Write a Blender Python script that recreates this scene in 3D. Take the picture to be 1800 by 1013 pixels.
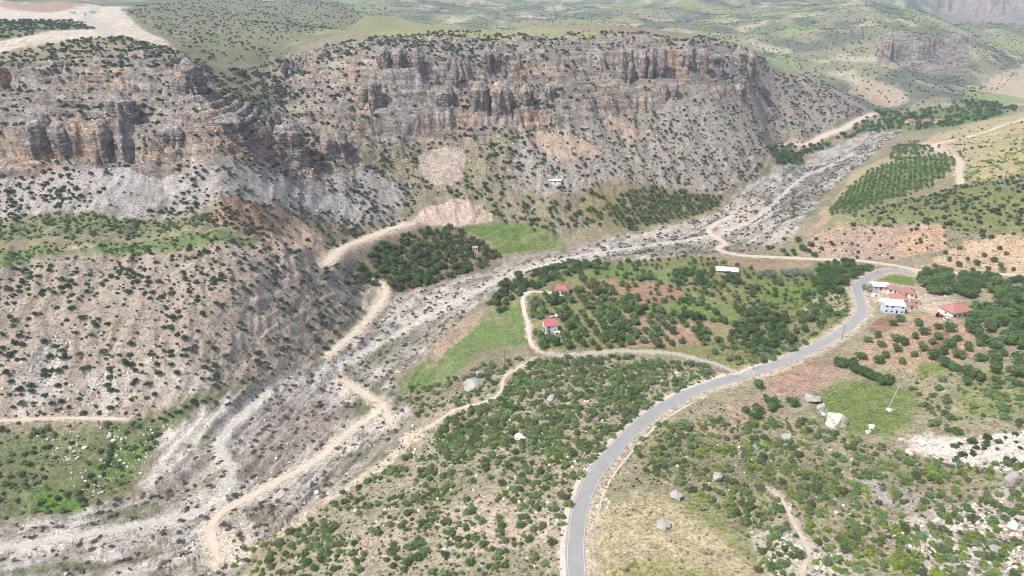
import bpy, bmesh, math, random
import numpy as np
from mathutils import Vector, Matrix

# ------------------------------------------------------------------ camera, sky, sun, exposure
sc = bpy.context.scene
for o in list(bpy.data.objects): bpy.data.objects.remove(o)
COL = sc.collection
F = 1239.0; PITCH = math.radians(24.0); CAMZ = 165.0          # focal length in photo pixels (1800 wide)
CS, SN = math.cos(PITCH), math.sin(PITCH)
cam = bpy.data.cameras.new('camera'); camo = bpy.data.objects.new('camera', cam); COL.objects.link(camo)
camo.location = (0, 0, CAMZ); camo.rotation_euler = (math.radians(90) - PITCH, 0, 0)
cam.sensor_width = 36.0; cam.lens = 36.0 * F / 1800.0
cam.clip_start = 1.0; cam.clip_end = 40000.0
sc.camera = camo
SUN_EL, SUN_AZ = 55.0, -122.0                                  # degrees; azimuth from +Y, negative = to the left
wd = bpy.data.worlds.new('World'); sc.world = wd; wd.use_nodes = True
nt = wd.node_tree; bg = nt.nodes['Background']
sky = nt.nodes.new('ShaderNodeTexSky'); sky.sky_type = 'NISHITA'; sky.sun_disc = False
sky.sun_elevation = math.radians(SUN_EL); sky.sun_rotation = math.radians(SUN_AZ)
sky.air_density = 1.0; sky.dust_density = 2.5; sky.ozone_density = 1.0; sky.altitude = 1000
hsv = nt.nodes.new('ShaderNodeHueSaturation'); hsv.inputs['Saturation'].default_value = 0.75   # thin high cloud: a paler sky all round
nt.links.new(sky.outputs['Color'], hsv.inputs['Color']); nt.links.new(hsv.outputs['Color'], bg.inputs['Color']); bg.inputs['Strength'].default_value = 0.12
sl = bpy.data.lights.new('sun', 'SUN'); sl.energy = 3.3; sl.angle = math.radians(3.0); sl.color = (1.0, 0.972, 0.94)
so = bpy.data.objects.new('sun', sl); COL.objects.link(so)
sd = Vector((math.sin(math.radians(SUN_AZ)) * math.cos(math.radians(SUN_EL)), math.cos(math.radians(SUN_AZ)) * math.cos(math.radians(SUN_EL)), math.sin(math.radians(SUN_EL))))
so.rotation_euler = (-sd).to_track_quat('-Z', 'Y').to_euler(); so.location = (0, 0, 3000)
sc.view_settings.view_transform = 'Standard'; sc.view_settings.look = 'None'
sc.view_settings.exposure = 0.78; sc.view_settings.gamma = 1.0
sc.render.resolution_x = 1024; sc.render.resolution_y = 576
sc.render.engine = 'CYCLES'; sc.cycles.filter_width = 1.0
rng = np.random.default_rng(7); random.seed(7)

# ------------------------------------------------------------------ noise
def _hash(ix, iy, s):
    h = (ix.astype(np.int64) * 374761393 + iy.astype(np.int64) * 668265263 + s * 144665) & 0xffffffff
    h = ((h ^ (h >> 13)) * 1274126177) & 0xffffffff
    return ((h ^ (h >> 16)) & 0xffff).astype(np.float32) / 65535.0
def perlin(x, y, s=0):
    x = np.asarray(x, np.float64); y = np.asarray(y, np.float64)
    ix = np.floor(x); iy = np.floor(y); fx = (x - ix).astype(np.float32); fy = (y - iy).astype(np.float32)
    ux = fx * fx * fx * (fx * (fx * 6 - 15) + 10); uy = fy * fy * fy * (fy * (fy * 6 - 15) + 10)
    def g(dx, dy):
        a = _hash(ix + dx, iy + dy, s) * np.float32(2 * np.pi)
        return np.cos(a) * (fx - dx) + np.sin(a) * (fy - dy)
    a = g(0, 0); b = g(1, 0); c = g(0, 1); d = g(1, 1)
    r = (a + (b - a) * ux); t = (c + (d - c) * ux)
    return (r + (t - r) * uy) * np.float32(1.5)
def fbm(x, y, wl, octs=4, s=0, gain=0.5):
    r = 0; a = 1.0; n = 0; f = 1.0 / wl
    for i in range(octs):
        r = r + a * perlin(x * f + i * 17.3, y * f - i * 9.1, s + i); n += a; a *= gain; f *= 2.03
    return r / n
def ridged(x, y, wl, octs=3, s=0):
    r = 0; a = 1.0; n = 0; f = 1.0 / wl
    for i in range(octs):
        r = r + a * (1 - np.abs(perlin(x * f + i * 5.7, y * f + i * 3.3, s + i)) * 2); n += a; a *= .5; f *= 2.1
    return r / n
def sstep(a, b, x):
    t = np.clip((x - a) / (b - a), 0, 1); return t * t * (3 - 2 * t)

# ------------------------------------------------------------------ base relief from survey points (photo pixel + height)
def P(px, py, z):
    u = (px - 900) / F; v = (py - 506.5) / F
    t = (CAMZ - z) / (SN + v * CS)
    return (u * t, t * (CS - v * SN), z)
CT=[
(0,1010,-36),(0,940,-35),(0,880,-31),(0,800,-26),(0,740,-20),(0,690,-12),(0,620,-1),(0,550,9),(0,490,18),(0,430,22),(0,388,25),(0,340,38),(0,290,52),(0,205,78),(0,185,84),(0,110,104),(0,78,113),(0,40,119),(0,5,123),
(300,1010,-36),(300,930,-36),(300,820,-33),(200,800,-29),(150,738,-23),(300,738,-25),(300,690,-17),(300,600,0),(300,520,11),(300,445,20),(300,400,25),(300,375,27),(200,330,42),(415,345,36),
(300,265,56),(350,200,80),(300,185,84),(280,115,104),(230,62,116),(320,92,109),(150,150,93),
(500,230,52),(520,170,64),(530,130,74),(520,100,83),(450,90,94),(420,60,98),(450,20,104),(600,20,95),(560,50,98),
(600,660,-34),(640,560,-32),(560,650,-31),(480,690,-31),(580,610,-28),(640,530,-31),(450,440,18),(550,450,5),(620,485,-14),(500,560,-9),(420,640,-14),(400,520,11),
(580,450,-12),(470,400,13),(540,420,0),(640,420,-12),(700,395,-10),(600,380,1),(600,330,17),(600,290,30),(615,262,38),(600,240,47),(600,200,60),(620,150,77),(600,100,94),(600,60,103),
(700,480,-27),(750,430,-20),(850,455,-28),(650,465,-22),(790,378,-8),(720,385,-8),(865,385,-13),(800,348,-1),(900,420,-24),(950,440,-29),(800,320,9),(780,285,22),(740,258,30),(800,235,40),(900,225,42),(900,300,14),(970,317,6),(1000,260,25),(1000,200,48),
(640,235,46),(640,215,52),(700,160,74),(760,120,89),(800,85,98),(800,52,107),(900,80,98),(900,55,104),(1000,48,106),(1000,120,82),
(1000,455,-31),(1000,425,-28),(1150,360,-20),(1270,350,-24),(1200,390,-28),(1100,300,6),(1200,280,3),(1100,230,29),(1200,210,32),(1300,240,12),(1400,252,-21),(1400,215,-2),(1100,185,46),(1200,180,46),(1320,190,29),(1100,90,93),(1200,95,89),(1300,105,75),(1100,50,104),(1200,72,96),(1330,100,70),(1360,113,54),(1360,180,18),(1400,180,14),(1400,130,41),(1450,155,20),(1500,182,-5),(1530,202,-18),
(1440,246,-24),(1360,257,-22),(1250,405,-30),(1350,330,-29),(1400,295,-28),(1480,262,-27),(1550,232,-26),(1620,213,-25),(1750,188,-26),(1130,420,-30),
(700,560,-33),(780,530,-32),(880,480,-31),(480,760,-34),(400,860,-35),
(1450,105,25),(1530,80,45),(1560,190,-24),(1600,150,3),(1560,112,20),(1600,108,18),(1600,66,58),(1620,52,64),(1600,22,85),(1700,60,32),(1750,90,-8),(1775,112,-28),(1680,100,15),(1680,130,-15),(1800,135,-30),(1750,160,-22),(1800,180,-20),
(1800,198,20),(1700,225,5),(1620,245,-13),(1800,250,28),(1700,270,9),(1600,290,-9),(1500,302,-23),(1480,340,-25),(1550,350,-9),(1700,330,13),(1800,320,24),(1800,390,10),(1650,390,7),(1500,387,1),(1420,405,-10),(1400,450,-25),(1550,440,-15),(1500,452,-21),(1700,430,-6),(1800,470,-6),
(1280,472,-21),(1450,467,-20),(1600,467,-15),(1545,492,-11),(1580,520,-7),(1680,540,-5),(1800,545,1),(1520,560,-8),(1310,660,-11),(1150,740,-8),(1013,960,0),(1040,850,-3),(1013,1013,1),
(1100,478,-25),(990,510,-23),(970,570,-21),(925,560,-23),(940,610,-20),(860,560,-28),(1100,550,-19),(1250,550,-16),(1400,550,-13),(1250,620,-14),(1100,640,-15),(900,650,-19),(830,680,-22),(760,650,-31),(730,740,-28),(680,810,-29),(600,870,-30),(470,950,-32),(400,1000,-32),
(800,800,-18),(900,800,-12),(700,900,-19),(850,950,-8),(600,1000,-18),(500,1010,-26),
(1475,745,-4),(1550,720,-6),(1400,700,-9),(1250,760,-5),(1200,900,2),(1400,900,5),(1600,800,1),(1700,800,6),(1800,780,12),(1800,900,17),(1600,950,10),(1800,1010,22),(1300,1010,6),(1650,650,-1),(1800,650,7),
(1013,1250,4),(400,1250,-32),(1800,1250,30),(0,1250,-36),(2150,1000,34),(2150,700,24),(2150,500,16),(2150,390,26),(2150,300,45),(2150,200,48),(700,1250,-14),
]
for px in (-300,):
    CT+= [(px,1010,-36),(px,940,-34),(px,800,-24),(px,740,-16),(px,620,1),(px,490,19),(px,430,22),(px,388,25),(px,340,38),(px,290,52),(px,205,78),(px,110,104),(px,78,113),(px,5,123)]
FAR=[ # direct world x,y,z (hidden or far ground)
(0,980,70),(-150,1100,72),(200,1050,62),(400,1000,40),(350,1200,20),(0,1300,45),(-300,1300,90),(-600,1300,122),(-900,1100,128),(-700,1700,115),(-300,1700,70),
(100,1800,52),(450,1650,50),(700,1650,75),(200,2200,65),(600,2300,78),(-400,2300,75),(-1200,2000,120),(-900,2600,90),
(0,2700,55),(500,3000,78),(1000,2500,70),(-600,3400,80),(0,3600,80),(700,3800,85),(-1500,3200,110),
(1500,1900,-10),(1800,2600,-35),(1300,1650,-20),(2100,3200,-40),(2600,3300,30),(1500,1400,40),(1900,1700,70),(2400,2200,90),(1000,1000,70),(1300,1150,75),
(2700,3800,110),(2200,3900,95),(1700,3400,80),(3400,4000,120),(1500,4500,110),(0,5200,120),(-2500,4500,140),(3000,6500,190),(0,8000,175),(-4000,7500,180),(5000,7500,220),(-3000,2500,130),(-2500,1000,125),(-1500,600,120),(-900,300,40),(3500,1500,110),(2500,700,90),
]
pts=np.array([P(*c) for c in CT]+FAR)
pts[:, 0] *= 1.0
MQ = 18.0
def _solve(p):
    n = len(p); d = np.sqrt((p[:, None, 0] - p[None, :, 0]) ** 2 + (p[:, None, 1] - p[None, :, 1]) ** 2 + MQ * MQ)
    A = np.zeros((n + 3, n + 3)); A[:n, :n] = -d; A[np.arange(n), np.arange(n)] += 4.0
    A[:n, n] = 1; A[:n, n + 1] = p[:, 0] / 1000; A[:n, n + 2] = p[:, 1] / 1000; A[n:, :n] = A[:n, n:].T
    return np.linalg.solve(A, np.concatenate([p[:, 2], [0, 0, 0]]))
_w = _solve(pts); _w32 = _w.astype(np.float32); _p32 = pts.astype(np.float32)
def base(x, y):
    sh = np.shape(x); x = np.ravel(x).astype(np.float32); y = np.ravel(y).astype(np.float32)
    out = np.empty(len(x), np.float32); n = len(pts)
    for i in range(0, len(x), 40000):
        xs = x[i:i + 40000, None]; ys = y[i:i + 40000, None]
        d = np.sqrt((xs - _p32[:, 0]) ** 2 + (ys - _p32[:, 1]) ** 2 + np.float32(MQ * MQ))
        out[i:i + 40000] = -(d @ _w32[:n]) + _w32[n] + _w32[n + 1] * xs[:, 0] / 1000 + _w32[n + 2] * ys[:, 0] / 1000
    return out.reshape(sh)

# photo pixel -> point on the base relief (first hit of the viewing ray with the ground)
AZ0, AZ1 = math.radians(-58), math.radians(58)
_uc = np.linspace(AZ0, AZ1, 380); _ur = np.exp(np.linspace(math.log(60), math.log(9500), 950))
_ux = np.sin(_uc)[:, None] * _ur; _uy = np.cos(_uc)[:, None] * _ur
_uz = base(_ux, _uy); _ue = np.arctan2(_uz - CAMZ, _ur[None, :])
def ground(px, py):
    u = (px - 900) / F; v = (py - 506.5) / F
    X, Y, Z = u, CS - v * SN, -(SN + v * CS)
    az = math.atan2(X, Y); el = math.atan2(Z, math.hypot(X, Y))
    c = (az - AZ0) / (AZ1 - AZ0) * (len(_uc) - 1); c = min(max(c, 0), len(_uc) - 1.001); i = int(c); f = c - i
    e = _ue[i] * (1 - f) + _ue[i + 1] * f
    k = np.nonzero(e >= el)[0]
    k = int(k[0]) if len(k) else len(_ur) - 1
    if k == 0: r = _ur[0]
    else:
        g = (el - e[k - 1]) / (e[k] - e[k - 1] + 1e-9); r = _ur[k - 1] + g * (_ur[k] - _ur[k - 1])
    return (r * math.sin(az), r * math.cos(az))
def gpoly(pp): return np.array([ground(*p) for p in pp])

def smooth_line(pp, step=4.0, closed=False):
    p = np.asarray(pp, float); n = len(p); out = []
    for i in range(n - 1):
        p0 = p[max(i - 1, 0)]; p1 = p[i]; p2 = p[i + 1]; p3 = p[min(i + 2, n - 1)]
        L = np.linalg.norm(p2 - p1); m = max(1, int(L / step))
        for k in range(m):
            t = k / m
            out.append(0.5 * ((2 * p1) + (-p0 + p2) * t + (2 * p0 - 5 * p1 + 4 * p2 - p3) * t * t + (-p0 + 3 * p1 - 3 * p2 + p3) * t ** 3))
    out.append(p[-1]); return np.array(out)
def line_dist(x, y, line):
    """distance to a polyline, signed offset and arclength"""
    sh = np.shape(x); x = np.ravel(x); y = np.ravel(y)
    best = np.full(len(x), 1e9, np.float32); s_ = np.zeros(len(x), np.float32); n_ = np.zeros(len(x), np.float32); acc = 0
    for a, b in zip(line[:-1], line[1:]):
        d = b - a; L = math.hypot(*d) + 1e-9; ux, uy = d / L
        t = np.clip((x - a[0]) * ux + (y - a[1]) * uy, 0, L)
        ex = x - a[0] - t * ux; ey = y - a[1] - t * uy; dd = np.hypot(ex, ey)
        m = dd < best
        best[m] = dd[m]; s_[m] = acc + t[m]; n_[m] = (ux * (y - a[1]) - uy * (x - a[0]))[m]; acc += L
    return best.reshape(sh), n_.reshape(sh), s_.reshape(sh)
def poly_sd(x, y, poly, pad):
    """signed distance (positive inside) within pad of the polygon's box, -1e3 elsewhere"""
    sh = np.shape(x); x = np.ravel(x); y = np.ravel(y)
    out = np.full(len(x), -1e3, np.float32)
    lo = poly.min(0) - pad; hi = poly.max(0) + pad
    m = np.nonzero((x > lo[0]) & (x < hi[0]) & (y > lo[1]) & (y < hi[1]))[0]
    if len(m) == 0: return out.reshape(sh)
    xs = x[m]; ys = y[m]; ins = np.zeros(len(m), bool); best = np.full(len(m), 1e9)
    q = np.vstack([poly, poly[:1]])
    for a, b in zip(q[:-1], q[1:]):
        d = b - a; L2 = d @ d + 1e-9
        t = np.clip(((xs - a[0]) * d[0] + (ys - a[1]) * d[1]) / L2, 0, 1)
        best = np.minimum(best, np.hypot(xs - a[0] - t * d[0], ys - a[1] - t * d[1]))
        c = ((a[1] > ys) != (b[1] > ys)); xi = a[0] + (ys - a[1]) * d[0] / (d[1] if abs(d[1]) > 1e-9 else 1e-9)
        ins ^= c & (xs < xi)
    out[m] = np.where(ins, best, -best)
    return out.reshape(sh)

# ------------------------------------------------------------------ cliffs: bands of hard rock in the canyon wall
CL_L = gpoly([(-250, 300), (0, 300), (120, 292), (350, 270), (480, 288), (560, 292), (622, 290), (628, 262), (560, 240), (480, 212), (430, 180), (370, 150), (335, 103), (200, 98), (0, 125), (-250, 125)])
CL_C = gpoly([(500, 245), (560, 215), (640, 240), (720, 238), (900, 228), (1010, 218), (1100, 192), (1310, 198), (1325, 150), (1315, 98), (1200, 76), (1100, 68), (950, 70), (800, 70), (600, 85), (510, 100), (490, 150)])
CL_F = gpoly([(1545, 118), (1680, 128), (1695, 78), (1620, 55), (1552, 60)])
CL_H = np.array([(1900, 3250), (2150, 3230), (2500, 3330), (2800, 3400), (3300, 3600), (3300, 3900), (2800, 3800), (2300, 3600), (1900, 3500)], float)
def knots(b, kk):
    k = np.array(kk, float); return np.interp(b, k[:, 0], k[:, 1])
KL = [(-100, -100), (50, 50), (57, 54), (61, 70), (65, 79), (84, 84.5), (91, 87.5), (93, 97), (95, 102), (106, 106), (300, 300)]
KC = [(-100, -100), (36, 36), (44, 39.5), (47, 50), (50, 57), (61, 61), (63, 66), (71, 69), (73, 74), (80, 77.5), (82, 87), (85, 94.5), (98, 98), (300, 300)]
KF = [(-100, -100), (15, 15), (30, 20), (36, 50), (60, 60), (300, 300)]
KH = [(-200, -200), (-20, -20), (25, 0), (35, 65), (90, 90), (300, 300)]
def relief(x, y, fine=True):
    """height of the land before roads are graded into it; also returns the cliff mask"""
    b = base(x, y); r = np.hypot(x, y)
    far = sstep(900, 1600, r)
    h = b + fbm(x, y, 60, 3, 11) * 2.2 * (1 - far) * sstep(5, 40, b + 40) * 1.0
    h = h + far * (fbm(x, y, 420, 4, 21) * 30 + fbm(x, y, 130, 3, 25) * 9 + (ridged(x, y, 900, 3, 28) - .45) * 48 * sstep(1500, 2600, r))
    # runnels washed into the slopes
    sl = sstep(-24, -6, b) * (1 - sstep(52, 62, b)) * sstep(255, 285, y) * np.maximum(sstep(-80, -120, x), sstep(500, 540, y)) * (1 - far)
    wxx = x + fbm(x, y, 30, 2, 15) * 9
    h = h + sl * ((ridged(wxx * 1.0 + y * .25, y * .28, 24, 3, 13) - .5) * 3.4 + (ridged(wxx, y * .35, 9, 2, 17) - .45) * 1.0)
    # gullies on the slopes
    cm_all = np.zeros(np.shape(x), np.float32)
    for poly, kk, sd0, amp, wl, soft in ((CL_L, KL, 31, 7.5, 34, 16), (CL_C, KC, 41, 7.0, 30, 20), (CL_F, KF, 51, 8, 70, 30), (CL_H, KH, 61, 20, 160, 90)):
        s = poly_sd(x, y, poly, soft * 2)
        idx = np.nonzero(s.ravel() > -soft)[0]
        if len(idx) == 0: continue
        xs = np.ravel(x)[idx]; ys = np.ravel(y)[idx]; bs = np.ravel(h)[idx]; ss = np.ravel(s)[idx]
        m = sstep(-soft, soft * .6, ss + fbm(xs, ys, 40, 2, sd0 + 9) * soft * .8)
        wx = xs + fbm(xs, ys, wl * .8, 2, sd0 + 3) * wl * .25; wy = ys + fbm(xs, ys, wl * .8, 2, sd0 + 5) * wl * .25
        n = (ridged(wx, wy * .45, wl, 3, sd0) - .45) * amp * 1.15 + fbm(xs, ys, wl * 4, 2, sd0 + 1) * amp * 1.1 + ridged(wx, wy * .4, wl * .36, 2, sd0 + 7) * amp * .34 + (ridged(xs, ys * .6, 6.5, 2, sd0 + 8) - .4) * 1.5
        v = knots(bs + n, kk) - n * .45
        # in places the big faces break down into many small steps
        brk = sstep(-.22, .12, fbm(xs, ys * .5, wl * 3.5, 2, sd0 + 12)) * (wl < 60)
        v = v + (bs + n * .35 - v) * brk * .72
        # thin strata: small ledges
        lay = 4.3 + (wl > 60) * 4.0
        q = (v + fbm(xs, ys, 90, 2, sd0 + 2) * 3.0) / lay; fr = q - np.floor(q)
        st = (sstep(.0, .24, fr) - fr) * lay * 1.05
        lay2 = lay * .37; q2 = v / lay2 + .3; f2 = q2 - np.floor(q2)
        st = st + (sstep(.0, .3, f2) - f2) * lay2 * .9
        v = v + st * sstep(-.5, .1, fbm(xs, ys, 70, 2, sd0 + 6) + .25)
        hh = np.ravel(h).copy(); hh[idx] = bs + (v - bs) * m; h = hh.reshape(np.shape(x))
        c = np.ravel(cm_all).copy(); c[idx] = np.maximum(c[idx], m); cm_all = c.reshape(np.shape(x))
    if fine:
        h = h + fbm(x, y, 11, 3, 71) * .55 * (1 - far) * (1 - .6 * cm_all)
    return h.astype(np.float32), cm_all
# ------------------------------------------------------------------ lines on the ground: road, lanes, tracks, river
def gl(pp, step=4.0): return smooth_line(gpoly(pp), step)
ROAD = gl([(1024, 1120), (1016, 1050), (1013, 1005), (1012, 960), (1018, 905), (1036, 852), (1065, 810), (1105, 765), (1150, 726), (1200, 697), (1250, 677), (1310, 659), (1370, 640), (1430, 612), (1480, 583), (1505, 562), (1515, 545), (1511, 525), (1506, 508), (1517, 494), (1540, 484), (1570, 479), (1606, 481)], 3)
LANE = gl([(1300, 656), (1270, 643), (1235, 634), (1180, 622), (1100, 618), (1020, 622), (975, 624), (948, 616)], 3)
FARM = gl([(948, 616), (934, 604), (930, 585), (927, 565), (921, 545), (920, 527), (930, 518), (955, 515), (992, 516)], 2.5)
RTRK = gl([(385, 985), (372, 945), (376, 918), (400, 896), (470, 856), (560, 806), (622, 752), (674, 714), (650, 700), (600, 668)], 3)
RTRK2 = gl([(674, 714), (683, 735), (690, 750)], 3)
HTRK = gl([(-120, 742), (0, 738), (120, 736), (232, 739)], 3)
PTRK = gl([(568, 458), (600, 445), (640, 424), (684, 404), (722, 390)], 3)
BTRK = gl([(1290, 378), (1262, 392), (1245, 408), (1262, 420), (1275, 428), (1262, 440), (1300, 449), (1400, 455), (1500, 460), (1560, 467), (1620, 474), (1700, 482), (1800, 487), (1900, 492)], 4)
PATH = gl([(735, 762), (760, 750), (800, 722), (850, 706), (878, 690), (888, 662), (915, 645), (945, 625)], 3)
UROAD = gl([(-200, 104), (-80, 92), (0, 82), (90, 71), (190, 60), (160, 40), (155, 25), (185, 2)], 6)
FTRK = gl([(1350, 250), (1385, 257), (1420, 254), (1450, 240), (1490, 222), (1538, 203)], 6)
STRK = gl([(1690, 322), (1685, 300), (1688, 280), (1660, 268), (1640, 258), (1690, 243), (1750, 225), (1805, 205)], 6)
GPTH = gl([(1345, 860), (1372, 878), (1390, 910), (1405, 935), (1422, 965), (1412, 1000), (1405, 1030)], 2)
# name, centre line, width, graded?, colour (sRGB)
CH1 = gl([(-150, 985), (0, 965), (120, 946), (240, 925), (330, 905), (390, 880)], 3)
CH2 = gl([(470, 690), (440, 712), (400, 750), (384, 785), (400, 815), (408, 840), (392, 870)], 3)
CH3 = gl([(600, 640), (680, 600), (760, 552), (860, 500), (940, 470), (1040, 446), (1150, 432)], 3)
CH4 = gl([(1160, 428), (1250, 415), (1330, 380), (1390, 330), (1440, 300), (1500, 268)], 4)
GTRK = gl([(648, 488), (668, 498), (678, 515), (662, 545), (630, 578), (596, 606), (575, 628)], 3)
LINES = [('gully_track', GTRK, 3.4), ('dry_channel', CH1, 2.2), ('dry_channel', CH2, 1.8), ('gravel_streak', CH3, 1.4), ('gravel_streak', CH4, 1.6), ('asphalt_road', ROAD, 5.7), ('paved_lane', LANE, 2.3), ('farm_track', FARM, 2.3), ('riverbed_track', RTRK, 3.6), ('riverbed_track', RTRK2, 3.0), ('hill_foot_track', HTRK, 2.4),
         ('embankment_track', PTRK, 5.0), ('valley_track', BTRK, 4.4), ('slope_path', PATH, 1.4), ('plateau_road', UROAD, 8.5), ('roadside_track', FTRK, 9.0), ('hillside_track', STRK, 5.0), ('goat_path', GPTH, 1.2)]
RIV = gl([(-250, 985), (0, 965), (200, 930), (330, 890), (420, 820), (520, 730), (610, 650), (680, 585), (760, 535), (860, 488), (950, 458), (1080, 437), (1200, 425), (1300, 385), (1370, 335), (1440, 290), (1530, 240), (1600, 222), (1680, 210)], 8)

_lz = []
for nm, L, w in LINES:
    z = relief(L[:, 0], L[:, 1], fine=False)[0]
    k = max(3, int(30 / (np.linalg.norm(L[1] - L[0]) + .1)))
    zz = np.convolve(np.pad(z, k, mode='edge'), np.ones(2 * k + 1) / (2 * k + 1), 'valid')
    if nm in ('slope_path', 'goat_path', 'hillside_track'): zz = .5 * zz + .5 * z
    s = np.concatenate([[0], np.cumsum(np.hypot(*np.diff(L, axis=0).T))])
    _lz.append((s, zz))
PADS = [  # level building ground: pixel centre, radius
 ((988, 509), 9), ((967, 574), 8), ((1277, 478), 11), ((1545, 505), 9), ((1585, 516), 11), ((1572, 527), 8), ((1568, 541), 9), ((1680, 545), 10), ((1535, 521), 6)]
_pads = []
for (px, py), rr in PADS:
    x, y = ground(px, py); _pads.append((x, y, float(relief(np.array([x]), np.array([y]), False)[0][0]), rr))
def land(x, y):
    h, cm = relief(x, y)
    for x0, y0, z0, rr in _pads:
        d = np.hypot(x - x0, y - y0); m = d < rr + 7
        if m.any(): h[m] = h[m] + (z0 - h[m]) * (1 - sstep(rr, rr + 6, d[m]))
    # river bed: low gravel bars and channels running with the flow
    d, n, s = RD(x, y)
    m = d < 90
    a = 1 - sstep(35, 70, d)
    h = h + a * (fbm(n / 9.0, s / 60.0, 1, 3, 81) * 2.4 + (ridged(n / 6.0, s / 34.0, 1, 3, 83) - .5) * 1.9 + (ridged(x, y, 13, 3, 85) - .45) * 1.0 + fbm(x, y, 3.5, 2, 86) * .4)
    for (nm, L, w), (sa, zz) in zip(LINES, _lz):
        lo = L.min(0) - 20; hi = L.max(0) + 20
        mm = np.nonzero(((x > lo[0]) & (x < hi[0]) & (y > lo[1]) & (y < hi[1])).ravel())[0]
        if len(mm) == 0: continue
        dd, _, ss = line_dist(np.ravel(x)[mm], np.ravel(y)[mm], L[::2] if len(L) > 12 else L)
        zl = np.interp(ss, sa, zz); hr = h.ravel(); k1 = 3.2 if nm == 'asphalt_road' else 1.2; f = 1 - sstep(w / 2 + k1, w / 2 + k1 + (12 if nm == 'embankment_track' else 4.5), dd); hr[mm] = hr[mm] + (zl - hr[mm]) * f; h = hr.reshape(np.shape(x))
    return h, cm
def RD(x, y): return line_dist(x, y, RIV[::2])

# ------------------------------------------------------------------ the land as one sheet of quads, finer where it is steep or near
NC, NR = 1120, 760
_c = np.linspace(AZ0, AZ1, 180); _r = np.exp(np.linspace(math.log(62), math.log(9400), 1250))
_cx = np.sin(_c)[:, None] * _r; _cy = np.cos(_c)[:, None] * _r
_h = relief(_cx, _cy, False)[0]; _e = np.arctan2(_h - CAMZ, _r[None])
_den = np.abs(np.diff(_e, axis=1)) + .30 * np.abs(np.diff(_h, axis=1)) / _r[1:] + .10 * np.diff(np.log(_r))[None]
for _ in range(6):
    _den[1:-1] = (_den[:-2] + 2 * _den[1:-1] + _den[2:]) / 4
_k = np.hanning(13); _k /= _k.sum()
_den = np.array([np.convolve(np.pad(q, 6, mode='edge'), _k, 'valid') for q in _den])
_cum = np.concatenate([np.zeros((len(_c), 1)), np.cumsum(_den, 1)], 1); _cum /= _cum[:, -1:]
AZC = np.linspace(AZ0, AZ1, NC); GR = np.empty((NC, NR), np.float64)
tt = np.linspace(0, 1, NR)
_rows = np.array([np.interp(tt, _cum[i], np.log(_r)) for i in range(len(_c))])
ci = (AZC - AZ0) / (AZ1 - AZ0) * (len(_c) - 1); c0 = np.minimum(ci.astype(int), len(_c) - 2); cf = (ci - c0)[:, None]
GR = np.exp(_rows[c0] * (1 - cf) + _rows[c0 + 1] * cf)
GX = np.sin(AZC)[:, None] * GR; GY = np.cos(AZC)[:, None] * GR
GZ, GC = land(GX, GY)
# normals / slope of the sheet
def _grad():
    dxc = np.gradient(GX, axis=0); dyc = np.gradient(GY, axis=0); dzc = np.gradient(GZ, axis=0)
    dxr = np.gradient(GX, axis=1); dyr = np.gradient(GY, axis=1); dzr = np.gradient(GZ, axis=1)
    nx = dyc * dzr - dzc * dyr; ny = dzc * dxr - dxc * dzr; nz = dxc * dyr - dyc * dxr
    L = np.sqrt(nx * nx + ny * ny + nz * nz) + 1e-9
    return np.abs(nz) / L
NZ = _grad()
def hz(x, y):
    """height of the sheet itself at x, y"""
    x = np.atleast_1d(np.asarray(x, float)); y = np.atleast_1d(np.asarray(y, float))
    az = np.arctan2(x, y); r = np.hypot(x, y)
    c = np.clip((az - AZ0) / (AZ1 - AZ0) * (NC - 1), 0, NC - 1.001); i = c.astype(int); f = c - i
    out = np.empty(len(x))
    for k in range(len(x)):
        rr = GR[i[k]] * (1 - f[k]) + GR[i[k] + 1] * f[k]
        zz = GZ[i[k]] * (1 - f[k]) + GZ[i[k] + 1] * f[k]
        out[k] = np.interp(r[k], rr, zz)
    return out
_EL = np.arctan2(GZ - CAMZ, GR)
def seen(px, py):
    """point of the finished ground that a photo pixel shows"""
    u = (px - 900) / F; v = (py - 506.5) / F
    X, Y, Z = u, CS - v * SN, -(SN + v * CS)
    az = math.atan2(X, Y); el = math.atan2(Z, math.hypot(X, Y))
    c = min(max((az - AZ0) / (AZ1 - AZ0) * (NC - 1), 0), NC - 1.001); i = int(c); f = c - i
    e = _EL[i] * (1 - f) + _EL[i + 1] * f; rr = GR[i] * (1 - f) + GR[i + 1] * f
    k = np.nonzero(e >= el)[0]; k = int(k[0]) if len(k) else NR - 1
    r = rr[0] if k == 0 else rr[k - 1] + (el - e[k - 1]) / (e[k] - e[k - 1] + 1e-9) * (rr[k] - rr[k - 1])
    x = r * math.sin(az); y = r * math.cos(az); return x, y, float(hz(x, y)[0])
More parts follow.
